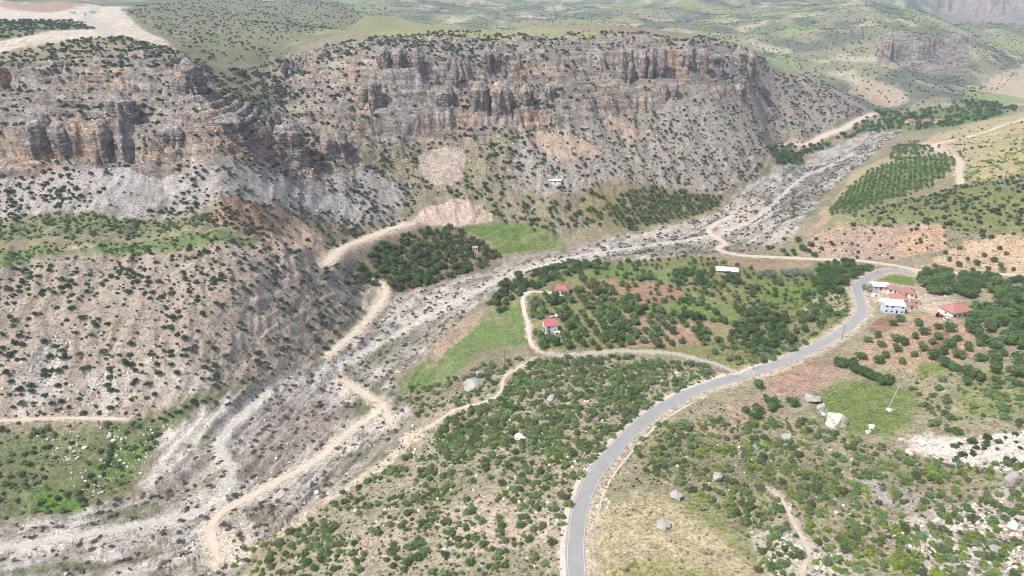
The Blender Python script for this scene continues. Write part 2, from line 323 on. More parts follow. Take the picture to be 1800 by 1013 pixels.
# ------------------------------------------------------------------ what covers the ground (surface colours, sRGB of the material; some zones have sunlight put in)
def lin(c): 
    c = np.array(c, float) / 255.0
    return np.where(c <= .04045, c / 12.92, ((c + .055) / 1.055) ** 2.4)
X, Y, Z = GX, GY, GZ
RR = np.hypot(X, Y)
n1 = fbm(X, Y, 45, 4, 101); n2 = fbm(X, Y, 14, 3, 111); n3 = fbm(X, Y, 5, 2, 121); n4 = fbm(X, Y, 160, 3, 131)
def mixc(c, col, m):
    m = np.clip(m, 0, 1)[..., None]; return c * (1 - m) + np.asarray(col) * m
RIVER_P = gpoly([(-200, 1080), (-200, 955), (0, 925), (120, 905), (225, 872), (240, 850), (265, 812), (300, 762), (385, 702), (450, 682), (500, 660), (570, 636), (625, 580), (640, 545), (690, 522), (760, 502), (855, 478), (900, 452), (1000, 437), (1100, 413), (1180, 398), (1268, 372), (1285, 345), (1330, 317), (1400, 291), (1432, 272), (1530, 231), (1592, 228), (1560, 250), (1512, 290), (1442, 350), (1430, 380), (1392, 420), (1330, 440), (1250, 446), (1200, 452), (1100, 457), (1000, 462), (925, 480), (852, 528), (800, 562), (765, 600), (722, 642), (682, 670), (716, 702), (726, 730), (690, 790), (600, 852), (500, 922), (440, 972), (390, 1080)])
ZONES = [  # colour, soft edge (m), ragged edge (m), pixels
 ((166, 151, 137), 10, 8, [(0, 735), (230, 735), (480, 680), (580, 612), (640, 530), (640, 488), (560, 452), (440, 430), (150, 452), (-100, 500), (-200, 740)]),          # left hill
 ((168, 158, 151), 8, 12, [(-200, 385), (0, 385), (200, 385), (330, 378), (420, 342), (560, 380), (700, 385), (720, 330), (640, 290), (480, 288), (350, 270), (120, 292), (-200, 300)]),   # scree
 ((174, 166, 162), 4, 9, [(165, 350), (170, 315), (215, 300), (300, 302), (330, 330), (290, 360), (210, 388)]),
 ((174, 166, 162), 4, 9, [(430, 345), (450, 320), (520, 310), (600, 345), (640, 372), (560, 378), (500, 352)]),
 ((164, 152, 142), 6, 8, [(900, 240), (1010, 222), (1100, 200), (1330, 210), (1440, 230), (1360, 250), (1330, 310), (1270, 340), (1150, 330), (1050, 330), (980, 350), (900, 330)]),
 ((160, 147, 136), 8, 10, [(1320, 105), (1400, 130), (1460, 160), (1530, 201), (1440, 238), (1350, 252), (1300, 215)]),
 ((186, 162, 142), 3, 6, [(930, 240), (985, 222), (1030, 245), (1060, 270), (990, 285), (950, 262)]),
 ((184, 160, 140), 3, 6, [(1040, 165), (1090, 205), (1140, 240), (1110, 250), (1060, 215)]),
 ((182, 164, 150), 1.5, 2, [(735, 268), (800, 258), (820, 258), (814, 310), (792, 326), (756, 322), (736, 300)]),
 ((160, 128, 106), 4, 5, [(340, 386), (380, 362), (415, 345), (470, 362), (545, 398), (560, 420), (500, 428), (440, 412), (400, 392)]),
 ((192, 166, 146), 2, 3, [(462, 420), (500, 398), (545, 392), (572, 420), (566, 455), (530, 442)]),
 ((120, 124, 92), 4, 6, [(-200, 440), (0, 428), (120, 418), (330, 405), (350, 385), (200, 384), (0, 388), (-200, 390)]),
 ((116, 130, 84), 3, 6, [(-200, 500), (0, 478), (60, 455), (160, 442), (300, 444), (440, 434), (455, 420), (300, 418), (120, 428), (0, 440), (-200, 455)]),
 ((176, 150, 132), 2, 3, [(90, 437), (160, 430), (170, 436), (100, 443)]),
 ((116, 122, 86), 5, 7, [(-200, 950), (0, 915), (110, 902), (225, 870), (262, 812), (300, 760), (420, 692), (400, 684), (260, 738), (120, 760), (0, 770), (-200, 780)]),
 ((100, 132, 60), 4, 7, [(55, 870), (80, 855), (130, 870), (160, 900), (120, 912), (70, 900)]),
 ((108, 128, 72), 5, 8, [(150, 830), (200, 790), (265, 780), (255, 815), (215, 850)]),
 ((196, 174, 158), 1.5, 2, [(712, 392), (738, 372), (770, 360), (800, 349), (840, 358), (862, 372), (868, 388), (830, 394), (790, 400), (755, 396)]),
 ((176, 158, 142), 4, 5, [(570, 462), (620, 425), (690, 395), (760, 398), (720, 410), (690, 430), (640, 440), (625, 468)]),
 ((108, 128, 68), 2.5, 4, [(800, 402), (868, 390), (930, 395), (978, 408), (996, 428), (960, 438), (885, 446), (872, 432), (838, 412)]),
 ((134, 116, 92), 4, 5, [(625, 470), (660, 432), (720, 410), (800, 402), (880, 448), (850, 478), (750, 502), (690, 515), (640, 490)]),
 ((140, 128, 96), 5, 6, [(1050, 400), (1000, 350), (1060, 322), (1150, 330), (1270, 345), (1260, 372), (1170, 395), (1100, 410)]),
 # terrace in the middle
 ((134, 132, 88), 4, 6, [(860, 530), (930, 480), (1000, 463), (1200, 453), (1480, 462), (1510, 480), (1500, 560), (1420, 610), (1310, 652), (1240, 632), (1100, 616), (950, 616), (925, 560)]),
 ((116, 134, 76), 2, 3, [(1030, 474), (1100, 464), (1235, 464), (1200, 500), (1120, 492), (1040, 488)]),
 ((164, 132, 110), 2, 3, [(1022, 490), (1110, 494), (1190, 502), (1205, 528), (1130, 535), (1060, 528), (1025, 510)]),
 ((168, 140, 118), 2, 3, [(1040, 566), (1090, 556), (1170, 560), (1260, 566), (1240, 605), (1160, 610), (1085, 612), (1110, 590)]),
 ((120, 138, 78), 2, 3, [(1165, 532), (1230, 530), (1295, 542), (1290, 558), (1230, 556), (1180, 552)]),
 ((116, 132, 70), 3, 4, [(1330, 490), (1440, 488), (1440, 520), (1400, 535), (1340, 525), (1310, 505)]),
 ((164, 138, 118), 2, 3, [(1250, 458), (1300, 460), (1430, 460), (1420, 470), (1380, 480), (1330, 477), (1270, 464)]),
 ((176, 158, 132), 2, 3, [(1430, 525), (1480, 515), (1490, 545), (1440, 560), (1400, 555)]),
 ((116, 134, 80), 4, 9, [(846, 560), (870, 540), (922, 540), (925, 575), (930, 604), (880, 612), (845, 622), (800, 655), (735, 688), (700, 690), (720, 655), (790, 612)]),
 ((170, 148, 128), 3, 4, [(760, 602), (800, 562), (850, 545), (845, 570), (790, 612), (765, 640)]),
 # slope between road and river
 ((160, 150, 126), 6, 8, [(930, 630), (1100, 625), (1230, 640), (1290, 662), (1200, 692), (1105, 758), (1030, 845), (1000, 920), (995, 1080), (420, 1080), (450, 970), (600, 855), (700, 792), (740, 735), (800, 690)]),
 ((184, 168, 148), 3, 8, [(760, 900), (860, 870), (960, 890), (985, 950), (900, 985), (800, 960)]),
 ((182, 166, 146), 3, 8, [(640, 930), (720, 905), (740, 950), (650, 1000), (560, 990)]),
 ((198, 182, 162), 1.5, 3, [(470, 945), (560, 880), (690, 792), (735, 760), (745, 768), (690, 812), (600, 868), (520, 925), (470, 965)]),
 ((204, 184, 164), 2, 2.5, [(700, 775), (715, 762), (742, 758), (738, 770), (712, 785)]),
 # right of the road
 ((158, 149, 122), 6, 8, [(1060, 1080), (1050, 860), (1130, 760), (1230, 690), (1330, 660), (1480, 600), (1520, 560), (1560, 470), (1800, 500), (2300, 560), (2300, 1400), (1100, 1400)]),
 ((170, 142, 122), 2, 4, [(1340, 668), (1400, 640), (1462, 622), (1500, 630), (1480, 652), (1440, 690), (1400, 705), (1350, 690)]),
 ((176, 152, 130), 4, 6, [(1215, 745), (1280, 720), (1330, 690), (1370, 700), (1340, 735), (1290, 760), (1240, 780)]),
 ((178, 150, 126), 3, 4, [(1495, 640), (1540, 580), (1600, 550), (1660, 555), (1700, 575), (1720, 620), (1660, 640), (1600, 650), (1540, 640)]),
 ((138, 112, 94), 1, 1.5, [(1630, 618), (1648, 584), (1668, 580), (1674, 605), (1660, 622)]),
 ((148, 118, 100), 1, 1.5, [(1520, 580), (1545, 560), (1580, 558), (1575, 576), (1540, 590)]),
 ((196, 178, 158), 2, 3, [(1530, 500), (1620, 498), (1680, 530), (1670, 560), (1630, 552), (1590, 545), (1550, 540), (1535, 528)]),
 ((122, 138, 72), 2, 2, [(1545, 488), (1565, 482), (1605, 484), (1608, 504), (1580, 502), (1555, 495)]),
 ((120, 133, 78), 6, 8, [(1420, 702), (1470, 676), (1520, 664), (1592, 680), (1616, 700), (1600, 745), (1560, 768), (1500, 764), (1450, 745), (1430, 725)]),
 ((122, 138, 70), 3, 4, [(1610, 640), (1680, 630), (1660, 660), (1620, 660)]),
 ((140, 144, 92), 6, 8, [(1700, 660), (1810, 640), (1810, 720), (1720, 740), (1680, 710)]),
 ((184, 168, 136), 5, 7, [(1045, 1080), (1042, 905), (1090, 870), (1150, 862), (1210, 880), (1260, 930), (1340, 1000), (1340, 1080)]),
 ((206, 194, 180), 2, 5, [(1585, 778), (1640, 768), (1720, 770), (1850, 752), (1850, 835), (1740, 830), (1660, 812), (1610, 800)]),
 ((188, 176, 164), 3, 6, [(1560, 930), (1640, 895), (1720, 870), (1850, 840), (1850, 1080), (1650, 1060), (1600, 980)]),
 ((192, 180, 164), 2, 5, [(1320, 940), (1360, 920), (1440, 955), (1520, 985), (1500, 1060), (1360, 1060)]),
 ((172, 162, 152), 3, 5, [(1520, 840), (1580, 850), (1640, 880), (1600, 900), (1540, 880)]),
 # far side of the river to the right
 ((172, 148, 132), 3, 4, [(1400, 448), (1420, 422), (1450, 405), (1540, 398), (1660, 396), (1660, 440), (1580, 456), (1500, 456)]),
 ((184, 152, 128), 3, 4, [(1560, 420), (1600, 400), (1662, 398), (1660, 440), (1600, 450)]),
 ((126, 128, 84), 5, 6, [(1440, 402), (1560, 360), (1700, 320), (1810, 330), (1810, 405), (1660, 394), (1540, 394)]),
 ((198, 170, 142), 2.5, 4, [(1640, 458), (1700, 425), (1760, 408), (1830, 425), (1830, 485), (1720, 478), (1660, 472)]),
 ((178, 164, 128), 5, 8, [(1500, 300), (1560, 275), (1640, 240), (1720, 215), (1850, 185), (1850, 290), (1760, 312), (1680, 312), (1600, 330), (1520, 330), (1450, 385), (1440, 370)]),  # right hillside: dry yellow stands in for a sunlit patch, painted into the colour
 ((196, 180, 156), 3, 4, [(1610, 250), (1660, 248), (1690, 270), (1690, 310), (1670, 300), (1630, 265)]),
 ((118, 130, 74), 3, 4, [(1470, 370), (1490, 335), (1530, 305), (1580, 285), (1680, 272), (1672, 300), (1640, 318), (1560, 350), (1500, 378)]),
 ((168, 146, 128), 2, 3, [(1405, 415), (1440, 390), (1458, 378), (1460, 385), (1420, 420)]),
 # plateau top left, far country
 ((206, 194, 178), 5, 8, [(-300, 110), (0, 92), (190, 63), (215, 62), (325, 95), (262, 58), (218, 20), (190, 0), (0, 0), (-300, 0)]),
 ((126, 126, 96), 6, 8, [(-300, 82), (0, 72), (172, 52), (150, 38), (0, 36), (-300, 38)]),
 ((176, 148, 134), 10, 14, [(0, 12), (90, 20), (130, 14), (150, 2), (0, 2)]),
 ((128, 128, 102), 12, 16, [(222, 16), (260, 55), (330, 95), (480, 110), (520, 85), (600, 60), (640, 40), (520, 5), (240, 2)]),
 ((152, 150, 108), 14, 18, [(540, 60), (640, 42), (800, 48), (950, 52), (1060, 62), (1000, 78), (900, 75), (700, 62)]),  # plateau top behind the rim: yellow-green ground, its sunlit tone painted in
 ((116, 130, 82), 12, 16, [(1530, 196), (1640, 196), (1740, 190), (1780, 200), (1700, 218), (1620, 228), (1560, 225)]),
 ((188, 172, 150), 10, 14, [(1690, 155), (1740, 135), (1830, 105), (1830, 180), (1760, 168)]),
 ((178, 160, 140), 10, 14, [(1480, 165), (1530, 150), (1580, 165), (1600, 185), (1540, 190)]),
]
EDGE = n2 * .6 + n3 * .4 + n1 * .5
C = np.empty(X.shape + (3,), np.float64); C[:] = lin((146, 136, 112))
# distant country: patchwork of scrub, dry grass and fields
farm = sstep(900, 1200, RR)
pn = fbm(X, Y, 260, 3, 141); pn2 = fbm(X, Y, 90, 3, 145)
C = mixc(C, lin((146, 144, 118)), farm * .8)
C = mixc(C, lin((122, 130, 100)), farm * sstep(-.05, .22, pn))
C = mixc(C, lin((184, 174, 148)), farm * sstep(.05, .3, pn2))
C = mixc(C, lin((146, 156, 108)), farm * sstep(.2, .3, fbm(X, Y, 180, 2, 151)))
C = mixc(C, lin((98, 108, 94)), farm * sstep(.1, .3, -fbm(X, Y, 150, 3, 155)) * .8)
zmask = {}
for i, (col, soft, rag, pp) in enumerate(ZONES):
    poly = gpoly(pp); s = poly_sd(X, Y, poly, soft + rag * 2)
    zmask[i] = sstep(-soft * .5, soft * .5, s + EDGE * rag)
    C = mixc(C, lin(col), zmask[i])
for col_, pp_ in (((134, 140, 84), [(1150, 870), (1230, 860), (1300, 920), (1350, 1000), (1280, 960), (1200, 900)]), ((150, 146, 92), [(1060, 990), (1150, 985), (1260, 1000), (1250, 1080), (1060, 1080)]), ((126, 124, 92), [(1160, 760), (1250, 770), (1340, 800), (1450, 820), (1500, 900), (1400, 880), (1280, 860), (1200, 840), (1120, 830)]), ((194, 184, 174), [(40, 640), (90, 600), (110, 640), (90, 700), (30, 730)]), ((188, 178, 170), [(150, 660), (300, 640), (380, 660), (300, 700), (180, 720)])):
    C = mixc(C, lin(col_), sstep(-4, 4, poly_sd(X, Y, gpoly(pp_), 24) + EDGE * 10) * .8)
# upland patches of dry grass on green ground and the reverse
pat = sstep(.05, .4, n1) * .35
C = mixc(C, lin((170, 154, 128)), pat * (1 - farm)); C = mixc(C, lin((112, 116, 82)), sstep(.1, .45, -n1) * .3 * (1 - farm))
# canyon wall rock: grey limestone with buff and orange faces; debris between
steep = 1 - sstep(.35, .72, NZ)
rock = lin((178, 169, 162)); buff = lin((198, 170, 144)); orange = lin((196, 154, 122))
wall = sstep(.15, .6, GC)
C = mixc(C, lin((164, 155, 145)), wall * .85)
C = mixc(C, rock, steep * np.maximum(wall, .5 * (RR < 900)))
bf = fbm(X, Y * .6, 55, 3, 161) + .35 * fbm(X, Z * 6, 30, 2, 165)
leftw = sstep(-80, -220, X) * .16
C = mixc(C, buff, wall * steep * sstep(-.04, .22, bf + leftw) * .85)
C = mixc(C, orange, wall * steep * sstep(.22, .48, bf + leftw) * .8)
q = np.sin(Z * 1.1 + fbm(X, Y, 60, 2, 171) * 3) * .5 + .5
C = mixc(C, lin((128, 120, 118)), wall * steep * sstep(.72, .95, q) * .5)
# gravel bed: pale bars, grey-brown scrub streaks with the flow
RDd, RDn, RDs = RD(X, Y)
rivs = poly_sd(X, Y, RIVER_P, 20); rivm = sstep(-3, 3, rivs + EDGE * 5)
st1 = fbm(RDn / 7.0, RDs / 55.0, 1, 4, 181); st2 = fbm(RDn / 2.6, RDs / 22.0, 1, 3, 191); st3 = fbm(X, Y, 9, 3, 195)
gv = np.empty_like(C); gv[:] = lin((182, 173, 165))
gv = mixc(gv, lin((190, 182, 172)), sstep(.08, .4, st1)); gv = mixc(gv, lin((152, 143, 134)), sstep(.02, .36, -st1 + .35 * st2))
gv = mixc(gv, lin((130, 121, 110)), sstep(.10, .34, st2 + .6 * st3 - .35 * st1) * .8)
gv = mixc(gv, lin((134, 126, 112)), sstep(.08, .3, fbm(X, Y, 16, 4, 207)) * .65); gv = mixc(gv, lin((200, 192, 182)), sstep(.1, .3, fbm(X, Y, 13, 4, 209)) * .7)
gv = mixc(gv, lin((104, 108, 78)), sstep(.2, .42, fbm(RDn / 10., RDs / 60., 1, 3, 201)) * .8)
for pp_, cc_ in (([(520, 870), (600, 800), (700, 735), (722, 735), (690, 785), (600, 845)], (112, 108, 84)), ([(395, 905), (470, 880), (520, 890), (480, 920), (420, 945)], (112, 106, 84)), ([(450, 735), (500, 705), (560, 700), (620, 720), (560, 790), (470, 840), (440, 800)], (146, 134, 124)), ([(240, 880), (330, 800), (380, 780), (380, 860), (300, 905)], (150, 140, 128)), ([(640, 640), (690, 590), (740, 560), (740, 590), (690, 640)], (128, 122, 100)), ([(860, 470), (940, 445), (1000, 440), (1000, 450), (900, 475)], (124, 118, 96)), ([(1060, 440), (1200, 430), (1300, 425), (1390, 425), (1330, 440), (1200, 450)], (124, 118, 98)), ([(1330, 350), (1420, 300), (1500, 262), (1540, 250), (1460, 310), (1400, 370)], (128, 122, 116))):
    gv = mixc(gv, lin(cc_), sstep(-5, 5, poly_sd(X, Y, gpoly(pp_), 30) + EDGE * 14) * (.45 + .5 * sstep(-.2, .3, st2)))
C = C * (1 - rivm[..., None]) + gv * rivm[..., None]
RIVZ = [((206, 196, 184), [(235, 868), (262, 815), (300, 765), (385, 705), (420, 690), (330, 790), (260, 845)]), ((206, 190, 170), [(575, 625), (620, 575), (650, 500), (690, 520), (672, 548), (640, 590), (600, 618)]),
        ((206, 192, 174), [(370, 990), (372, 930), (420, 905), (450, 930), (440, 965), (410, 1000)]), ((192, 180, 166), [(1100, 415), (1150, 398), (1200, 396), (1240, 405), (1180, 415), (1120, 422)]),
        ((196, 182, 168), [(1290, 345), (1340, 350), (1345, 385), (1300, 395), (1280, 375)]), ((202, 190, 174), [(860, 482), (950, 456), (1030, 442), (1050, 450), (960, 470), (880, 500)]), ((200, 190, 176), [(700, 555), (800, 520), (850, 500), (850, 515), (780, 550), (715, 580)])]
for col, pp in RIVZ:
    C = mixc(C, lin(col), sstep(-3, 3, poly_sd(X, Y, gpoly(pp), 14) + EDGE * 9) * .75)
# verges of the road and tracks
for (nm, L, w) in LINES:
    d = line_dist(X, Y, L[::2])[0]
    k = {'asphalt_road': 3.0, 'riverbed_track': 2.5, 'gully_track': 3.0, 'dry_channel': 2.0, 'gravel_streak': 2.4, 'plateau_road': 5.0, 'roadside_track': 3.0, 'embankment_track': 3.}.get(nm, .8)
    C = mixc(C, lin((204, 186, 164)) if nm not in ('dry_channel', 'gravel_streak') else lin((204, 196, 186)), (1 - sstep(w / 2 + k * .4, w / 2 + k * 1.5, d + n3 * 2.6 + n2 * (1.5 if nm != 'gravel_streak' else 6))) * .85)
C *= (1 + .16 * n3 + .10 * n2)[..., None]
C = np.clip(C * 0.86, .01, .8)
SPK = np.clip(.55 + .3 * wall - .0 * rivm, 0, 1)      # how stony / scrubby the fine texture is

# ------------------------------------------------------------------ materials
MATS = {}
def mat(name, rgb, rough=.9, noise=.25, scale=1.0, bump=0.0, metal=0, rnd=0.0, trans=0.0, spec=.2):
    m = bpy.data.materials.new(name); m.use_nodes = True; t = m.node_tree; b = t.nodes['Principled BSDF']
    b.inputs['Roughness'].default_value = rough; b.inputs['Metallic'].default_value = metal; b.inputs['Specular IOR Level'].default_value = spec
    c = lin(rgb); tc = t.nodes.new('ShaderNodeTexCoord'); nz = t.nodes.new('ShaderNodeTexNoise'); nz.inputs['Scale'].default_value = scale; nz.inputs['Detail'].default_value = 5
    t.links.new(tc.outputs['Object'], nz.inputs['Vector'])
    mx = t.nodes.new('ShaderNodeMix'); mx.data_type = 'RGBA'
    mx.inputs[6].default_value = (*(c * (1 - noise)), 1); mx.inputs[7].default_value = (*np.minimum(c * (1 + noise), 1), 1)
    t.links.new(nz.outputs['Fac'], mx.inputs[0]); out = mx.outputs[2]
    if rnd:
        oi = t.nodes.new('ShaderNodeObjectInfo'); hs = t.nodes.new('ShaderNodeHueSaturation')
        for sock, lo, hi, k in (('Value', 1 - rnd, 1 + rnd, 1.0), ('Hue', .5 - rnd * .07, .5 + rnd * .05, 7.13), ('Saturation', 1 - rnd * .6, 1 + rnd * .4, 3.77)):
            a = t.nodes.new('ShaderNodeMath'); a.operation = 'MULTIPLY'; a.inputs[1].default_value = k
            f = t.nodes.new('ShaderNodeMath'); f.operation = 'FRACT'; r = t.nodes.new('ShaderNodeMapRange'); r.inputs[3].default_value = lo; r.inputs[4].default_value = hi
            t.links.new(oi.outputs['Random'], a.inputs[0]); t.links.new(a.outputs[0], f.inputs[0]); t.links.new(f.outputs[0], r.inputs[0]); t.links.new(r.outputs[0], hs.inputs[sock])
        t.links.new(out, hs.inputs['Color']); out = hs.outputs['Color']
    t.links.new(out, b.inputs['Base Color'])
    if bump:
        bp = t.nodes.new('ShaderNodeBump'); bp.inputs['Strength'].default_value = 1; bp.inputs['Distance'].default_value = bump
        n2_ = t.nodes.new('ShaderNodeTexNoise'); n2_.inputs['Scale'].default_value = scale * 2; n2_.inputs['Detail'].default_value = 6
        t.links.new(tc.outputs['Object'], n2_.inputs['Vector']); t.links.new(n2_.outputs['Fac'], bp.inputs['Height']); t.links.new(bp.outputs['Normal'], b.inputs['Normal'])
    if trans:
        tr = t.nodes.new('ShaderNodeBsdfTranslucent'); ms = t.nodes.new('ShaderNodeMixShader'); ms.inputs[0].default_value = trans
        t.links.new(out, tr.inputs['Color']); t.links.new(b.outputs[0], ms.inputs[1]); t.links.new(tr.outputs[0], ms.inputs[2])
        t.links.new(ms.outputs[0], t.nodes['Material Output'].inputs['Surface'])
    MATS[name] = m; return m
def land_material(name, sp_scale, rocky, bump):
    m = bpy.data.materials.new(name); m.use_nodes = True; t = m.node_tree; b = t.nodes['Principled BSDF']; N = t.nodes.new; Lk = t.links.new
    b.inputs['Roughness'].default_value = .95; b.inputs['Specular IOR Level'].default_value = .08
    at = N('ShaderNodeAttribute'); at.attribute_name = 'cover'
    tc = N('ShaderNodeTexCoord')
    def noise(scale, det, rough=.6, zs=1.0):
        mp = N('ShaderNodeMapping'); mp.inputs['Scale'].default_value = (1, 1, zs); Lk(tc.outputs['Object'], mp.inputs['Vector'])
        n = N('ShaderNodeTexNoise'); n.inputs['Scale'].default_value = scale; n.inputs['Detail'].default_value = det; n.inputs['Roughness'].default_value = rough; Lk(mp.outputs[0], n.inputs['Vector']); return n.outputs['Fac']
    def ramp(f, p0, p1, c0, c1):
        r = N('ShaderNodeValToRGB'); r.color_ramp.elements[0].position = p0; r.color_ramp.elements[1].position = p1
        r.color_ramp.elements[0].color = (*c0, 1); r.color_ramp.elements[1].color = (*c1, 1); Lk(f, r.inputs[0]); return r.outputs[0]
    def mul(a, c, fac=1.0, mode='MULTIPLY'):
        x = N('ShaderNodeMix'); x.data_type = 'RGBA'; x.blend_type = mode; x.inputs[0].default_value = fac; Lk(a, x.inputs[6]); Lk(c, x.inputs[7]); return x.outputs[2]
    col = at.outputs['Color']
    # stones and soil at the metre scale, small dark dry scrub, pale stones
    col = mul(col, ramp(noise(sp_scale, 4, .75), .34, .66, (.58, .57, .56), (1.38, 1.38, 1.38)))
    col = mul(col, ramp(noise(sp_scale * .28, 5, .8), .34, .66, (.74, .74, .71), (1.22, 1.21, 1.20)))
    d = ramp(noise(sp_scale * .5, 4, .7), .38, .45, (1, 1, 1), (0, 0, 0))
    x = N('ShaderNodeMix'); x.data_type = 'RGBA'; Lk(d, x.inputs[0]); Lk(col, x.inputs[6]); 
    dk = N('ShaderNodeMix'); dk.data_type = 'RGBA'; dk.inputs[0].default_value = .55; Lk(col, dk.inputs[6]); dk.inputs[7].default_value = (*(lin((96, 92, 72))), 1); Lk(dk.outputs[2], x.inputs[7])
    col = x.outputs[2]
    if rocky:
        # bedding: thin layers of different tone, bent a little
        s = noise(.03, 6, .72, 9.0); col = mul(col, ramp(s, .40, .58, (.66, .65, .67), (1.22, 1.20, 1.17))); s = noise(.3, 4, .7, 4.0); col = mul(col, ramp(s, .36, .62, (.84, .83, .84), (1.12, 1.11, 1.10)))
        s2 = noise(.16, 4, .7, .12); col = mul(col, ramp(s2, .35, .6, (.94, .93, .94), (1.04, 1.04, 1.03)))
    Lk(col, b.inputs['Base Color'])
    bp = N('ShaderNodeBump'); bp.inputs['Strength'].default_value = 1; bp.inputs['Distance'].default_value = bump
    Lk(noise(sp_scale * .9, 6, .7, 3.0 if rocky else 1.0), bp.inputs['Height']); Lk(bp.outputs['Normal'], b.inputs['Normal'])
    MATS[name] = m; return m
land_material('earth', .85, False, .5); land_material('gravel', 1.1, False, .4); land_material('limestone_wall', .5, True, 1.8)

# ------------------------------------------------------------------ mesh out: one sheet, cut into land, river bed and canyon walls
def tag(o, label=None, cat=None, group=None, kind=None):
    if label: o['label'] = label
    if cat: o['category'] = cat
    if group: o['group'] = group
    if kind: o['kind'] = kind
    return o
def big_mesh(name, co, quads, cols=None, m=None, smooth=True):
    me = bpy.data.meshes.new(name); me.vertices.add(len(co)); me.vertices.foreach_set('co', np.ascontiguousarray(co, np.float32).ravel())
    nq = len(quads); k = quads.shape[1]; me.loops.add(nq * k); me.loops.foreach_set('vertex_index', np.ascontiguousarray(quads, np.int32).ravel())
    me.polygons.add(nq); me.polygons.foreach_set('loop_start', np.arange(0, nq * k, k, dtype=np.int32))
    me.update(calc_edges=True)
    if smooth: me.polygons.foreach_set('use_smooth', np.ones(nq, bool))
    if cols is not None:
        a = me.attributes.new('cover', 'FLOAT_COLOR', 'POINT'); a.data.foreach_set('color', np.concatenate([cols, np.ones((len(cols), 1))], 1).astype(np.float32).ravel())
    if m: me.materials.append(MATS[m])
    o = bpy.data.objects.new(name, me); COL.objects.link(o); return o
vid = np.arange(NC * NR).reshape(NC, NR)
q = np.stack([vid[:-1, :-1], vid[1:, :-1], vid[1:, 1:], vid[:-1, 1:]], -1)
VCO = np.stack([GX, GY, GZ], -1).reshape(-1, 3); VCL = C.reshape(-1, 3)
fm = lambda a: (a[:-1, :-1] + a[1:, :-1] + a[1:, 1:] + a[:-1, 1:]) / 4
isriv = fm(rivm) > .5; isw = (fm(wall) > .5) & ~isriv
cxm = fm(X); cym = fm(Y)
def sub(name, mask, m):
    qq = q[mask]; 
    if len(qq) == 0: return None
    u, inv = np.unique(qq, return_inverse=True)
    o = big_mesh(name, VCO[u], inv.reshape(-1, 4), VCL[u], m); tag(o, kind='structure'); return o
sub('ground', ~isriv & ~isw, 'earth'); sub('riverbed', isriv, 'gravel')
sub('canyon_wall', isw & (cxm < -105) & (cym < 560) , 'limestone_wall'); sub('canyon_cliff', isw & ~((cxm < -105) & (cym < 560)) & (cym < 1000), 'limestone_wall'); sub('distant_cliff', isw & (cym >= 1000), 'limestone_wall')

# ------------------------------------------------------------------ road, lanes and tracks laid on the ground
def strip(name, L, w, lift, m, kind='structure', wob=0.0, off=0.0, parts=None, seed=0):
    t = np.gradient(L, axis=0); t /= np.linalg.norm(t, axis=1)[:, None] + 1e-9; nrm = np.stack([-t[:, 1], t[:, 0]], 1)
    s = np.concatenate([[0], np.cumsum(np.hypot(*np.diff(L, axis=0).T))])
    K = parts or 5; us = np.linspace(-.5, .5, K); rows = []
    wl = w * (1 + wob * fbm(s, s * 0 + seed, 9, 3, 5)) * (1 if not wob else .15 + .85 * sstep(0, 9, s) * sstep(0, 9, s[-1] - s)) ; sh = wob * w * .4 * fbm(s, s * 0 + seed + 50, 18, 2, 6)
    zc = hz(L[:, 0], L[:, 1]); k = 2
    for u in us:
        p = L + nrm * (u * wl + sh + off)[:, None]; z = hz(p[:, 0], p[:, 1])
        z = np.maximum(z, zc - .1) if name in ('asphalt_road',) else z
        rows.append(np.concatenate([p, (z + lift)[:, None]], 1))
    co = np.stack(rows, 1); n = len(L); v = np.arange(n * K).reshape(n, K)
    qq = np.stack([v[:-1, :-1], v[:-1, 1:], v[1:, 1:], v[1:, :-1]], -1).reshape(-1, 4)[:, ::-1]
    o = big_mesh(name, co.reshape(-1, 3), qq, None, m); tag(o, kind=kind); return o
mat('asphalt', (150, 147, 142), .85, .16, .3, .02); mat('dirt', (190, 175, 158), .95, .24, .35, .12); mat('wash', (178, 168, 156), .95, .34, .5, .2); mat('pale_dirt', (196, 184, 168), .95, .12, .4, .1); mat('paint_white', (196, 195, 190), .7, .12, .8); mat('asphalt_old', (164, 158, 150), .9, .1, .4, .02)
def strip_all():
    for i, (nm, L, w) in enumerate(LINES):
        if nm == 'gravel_streak': continue
        m = {'asphalt_road': 'asphalt', 'paved_lane': 'asphalt_old', 'plateau_road': 'asphalt_old', 'farm_track': 'pale_dirt', 'dry_channel': 'wash'}.get(nm, 'dirt')
        strip(nm, L, w, .10 if nm == 'asphalt_road' else .08, m, wob=0 if nm == 'asphalt_road' else .35, parts=7 if nm == 'asphalt_road' else 5, seed=i * 7)
    for sgn in (-1, 1):
        strip('road_edge_line', ROAD, .16, .13, 'paint_white', off=sgn * 2.5, parts=2)
    n_ = int(len(ROAD) * .52); strip('road_shoulder', ROAD[:n_], 1.7, .05, 'pale_dirt', wob=.5, off=4.1, seed=91); strip('roadside_ditch', ROAD[int(n_ * .2):int(n_ * .75)], .7, .05, 'pale_dirt', wob=.9, off=-6.0, seed=92)
strip_all()
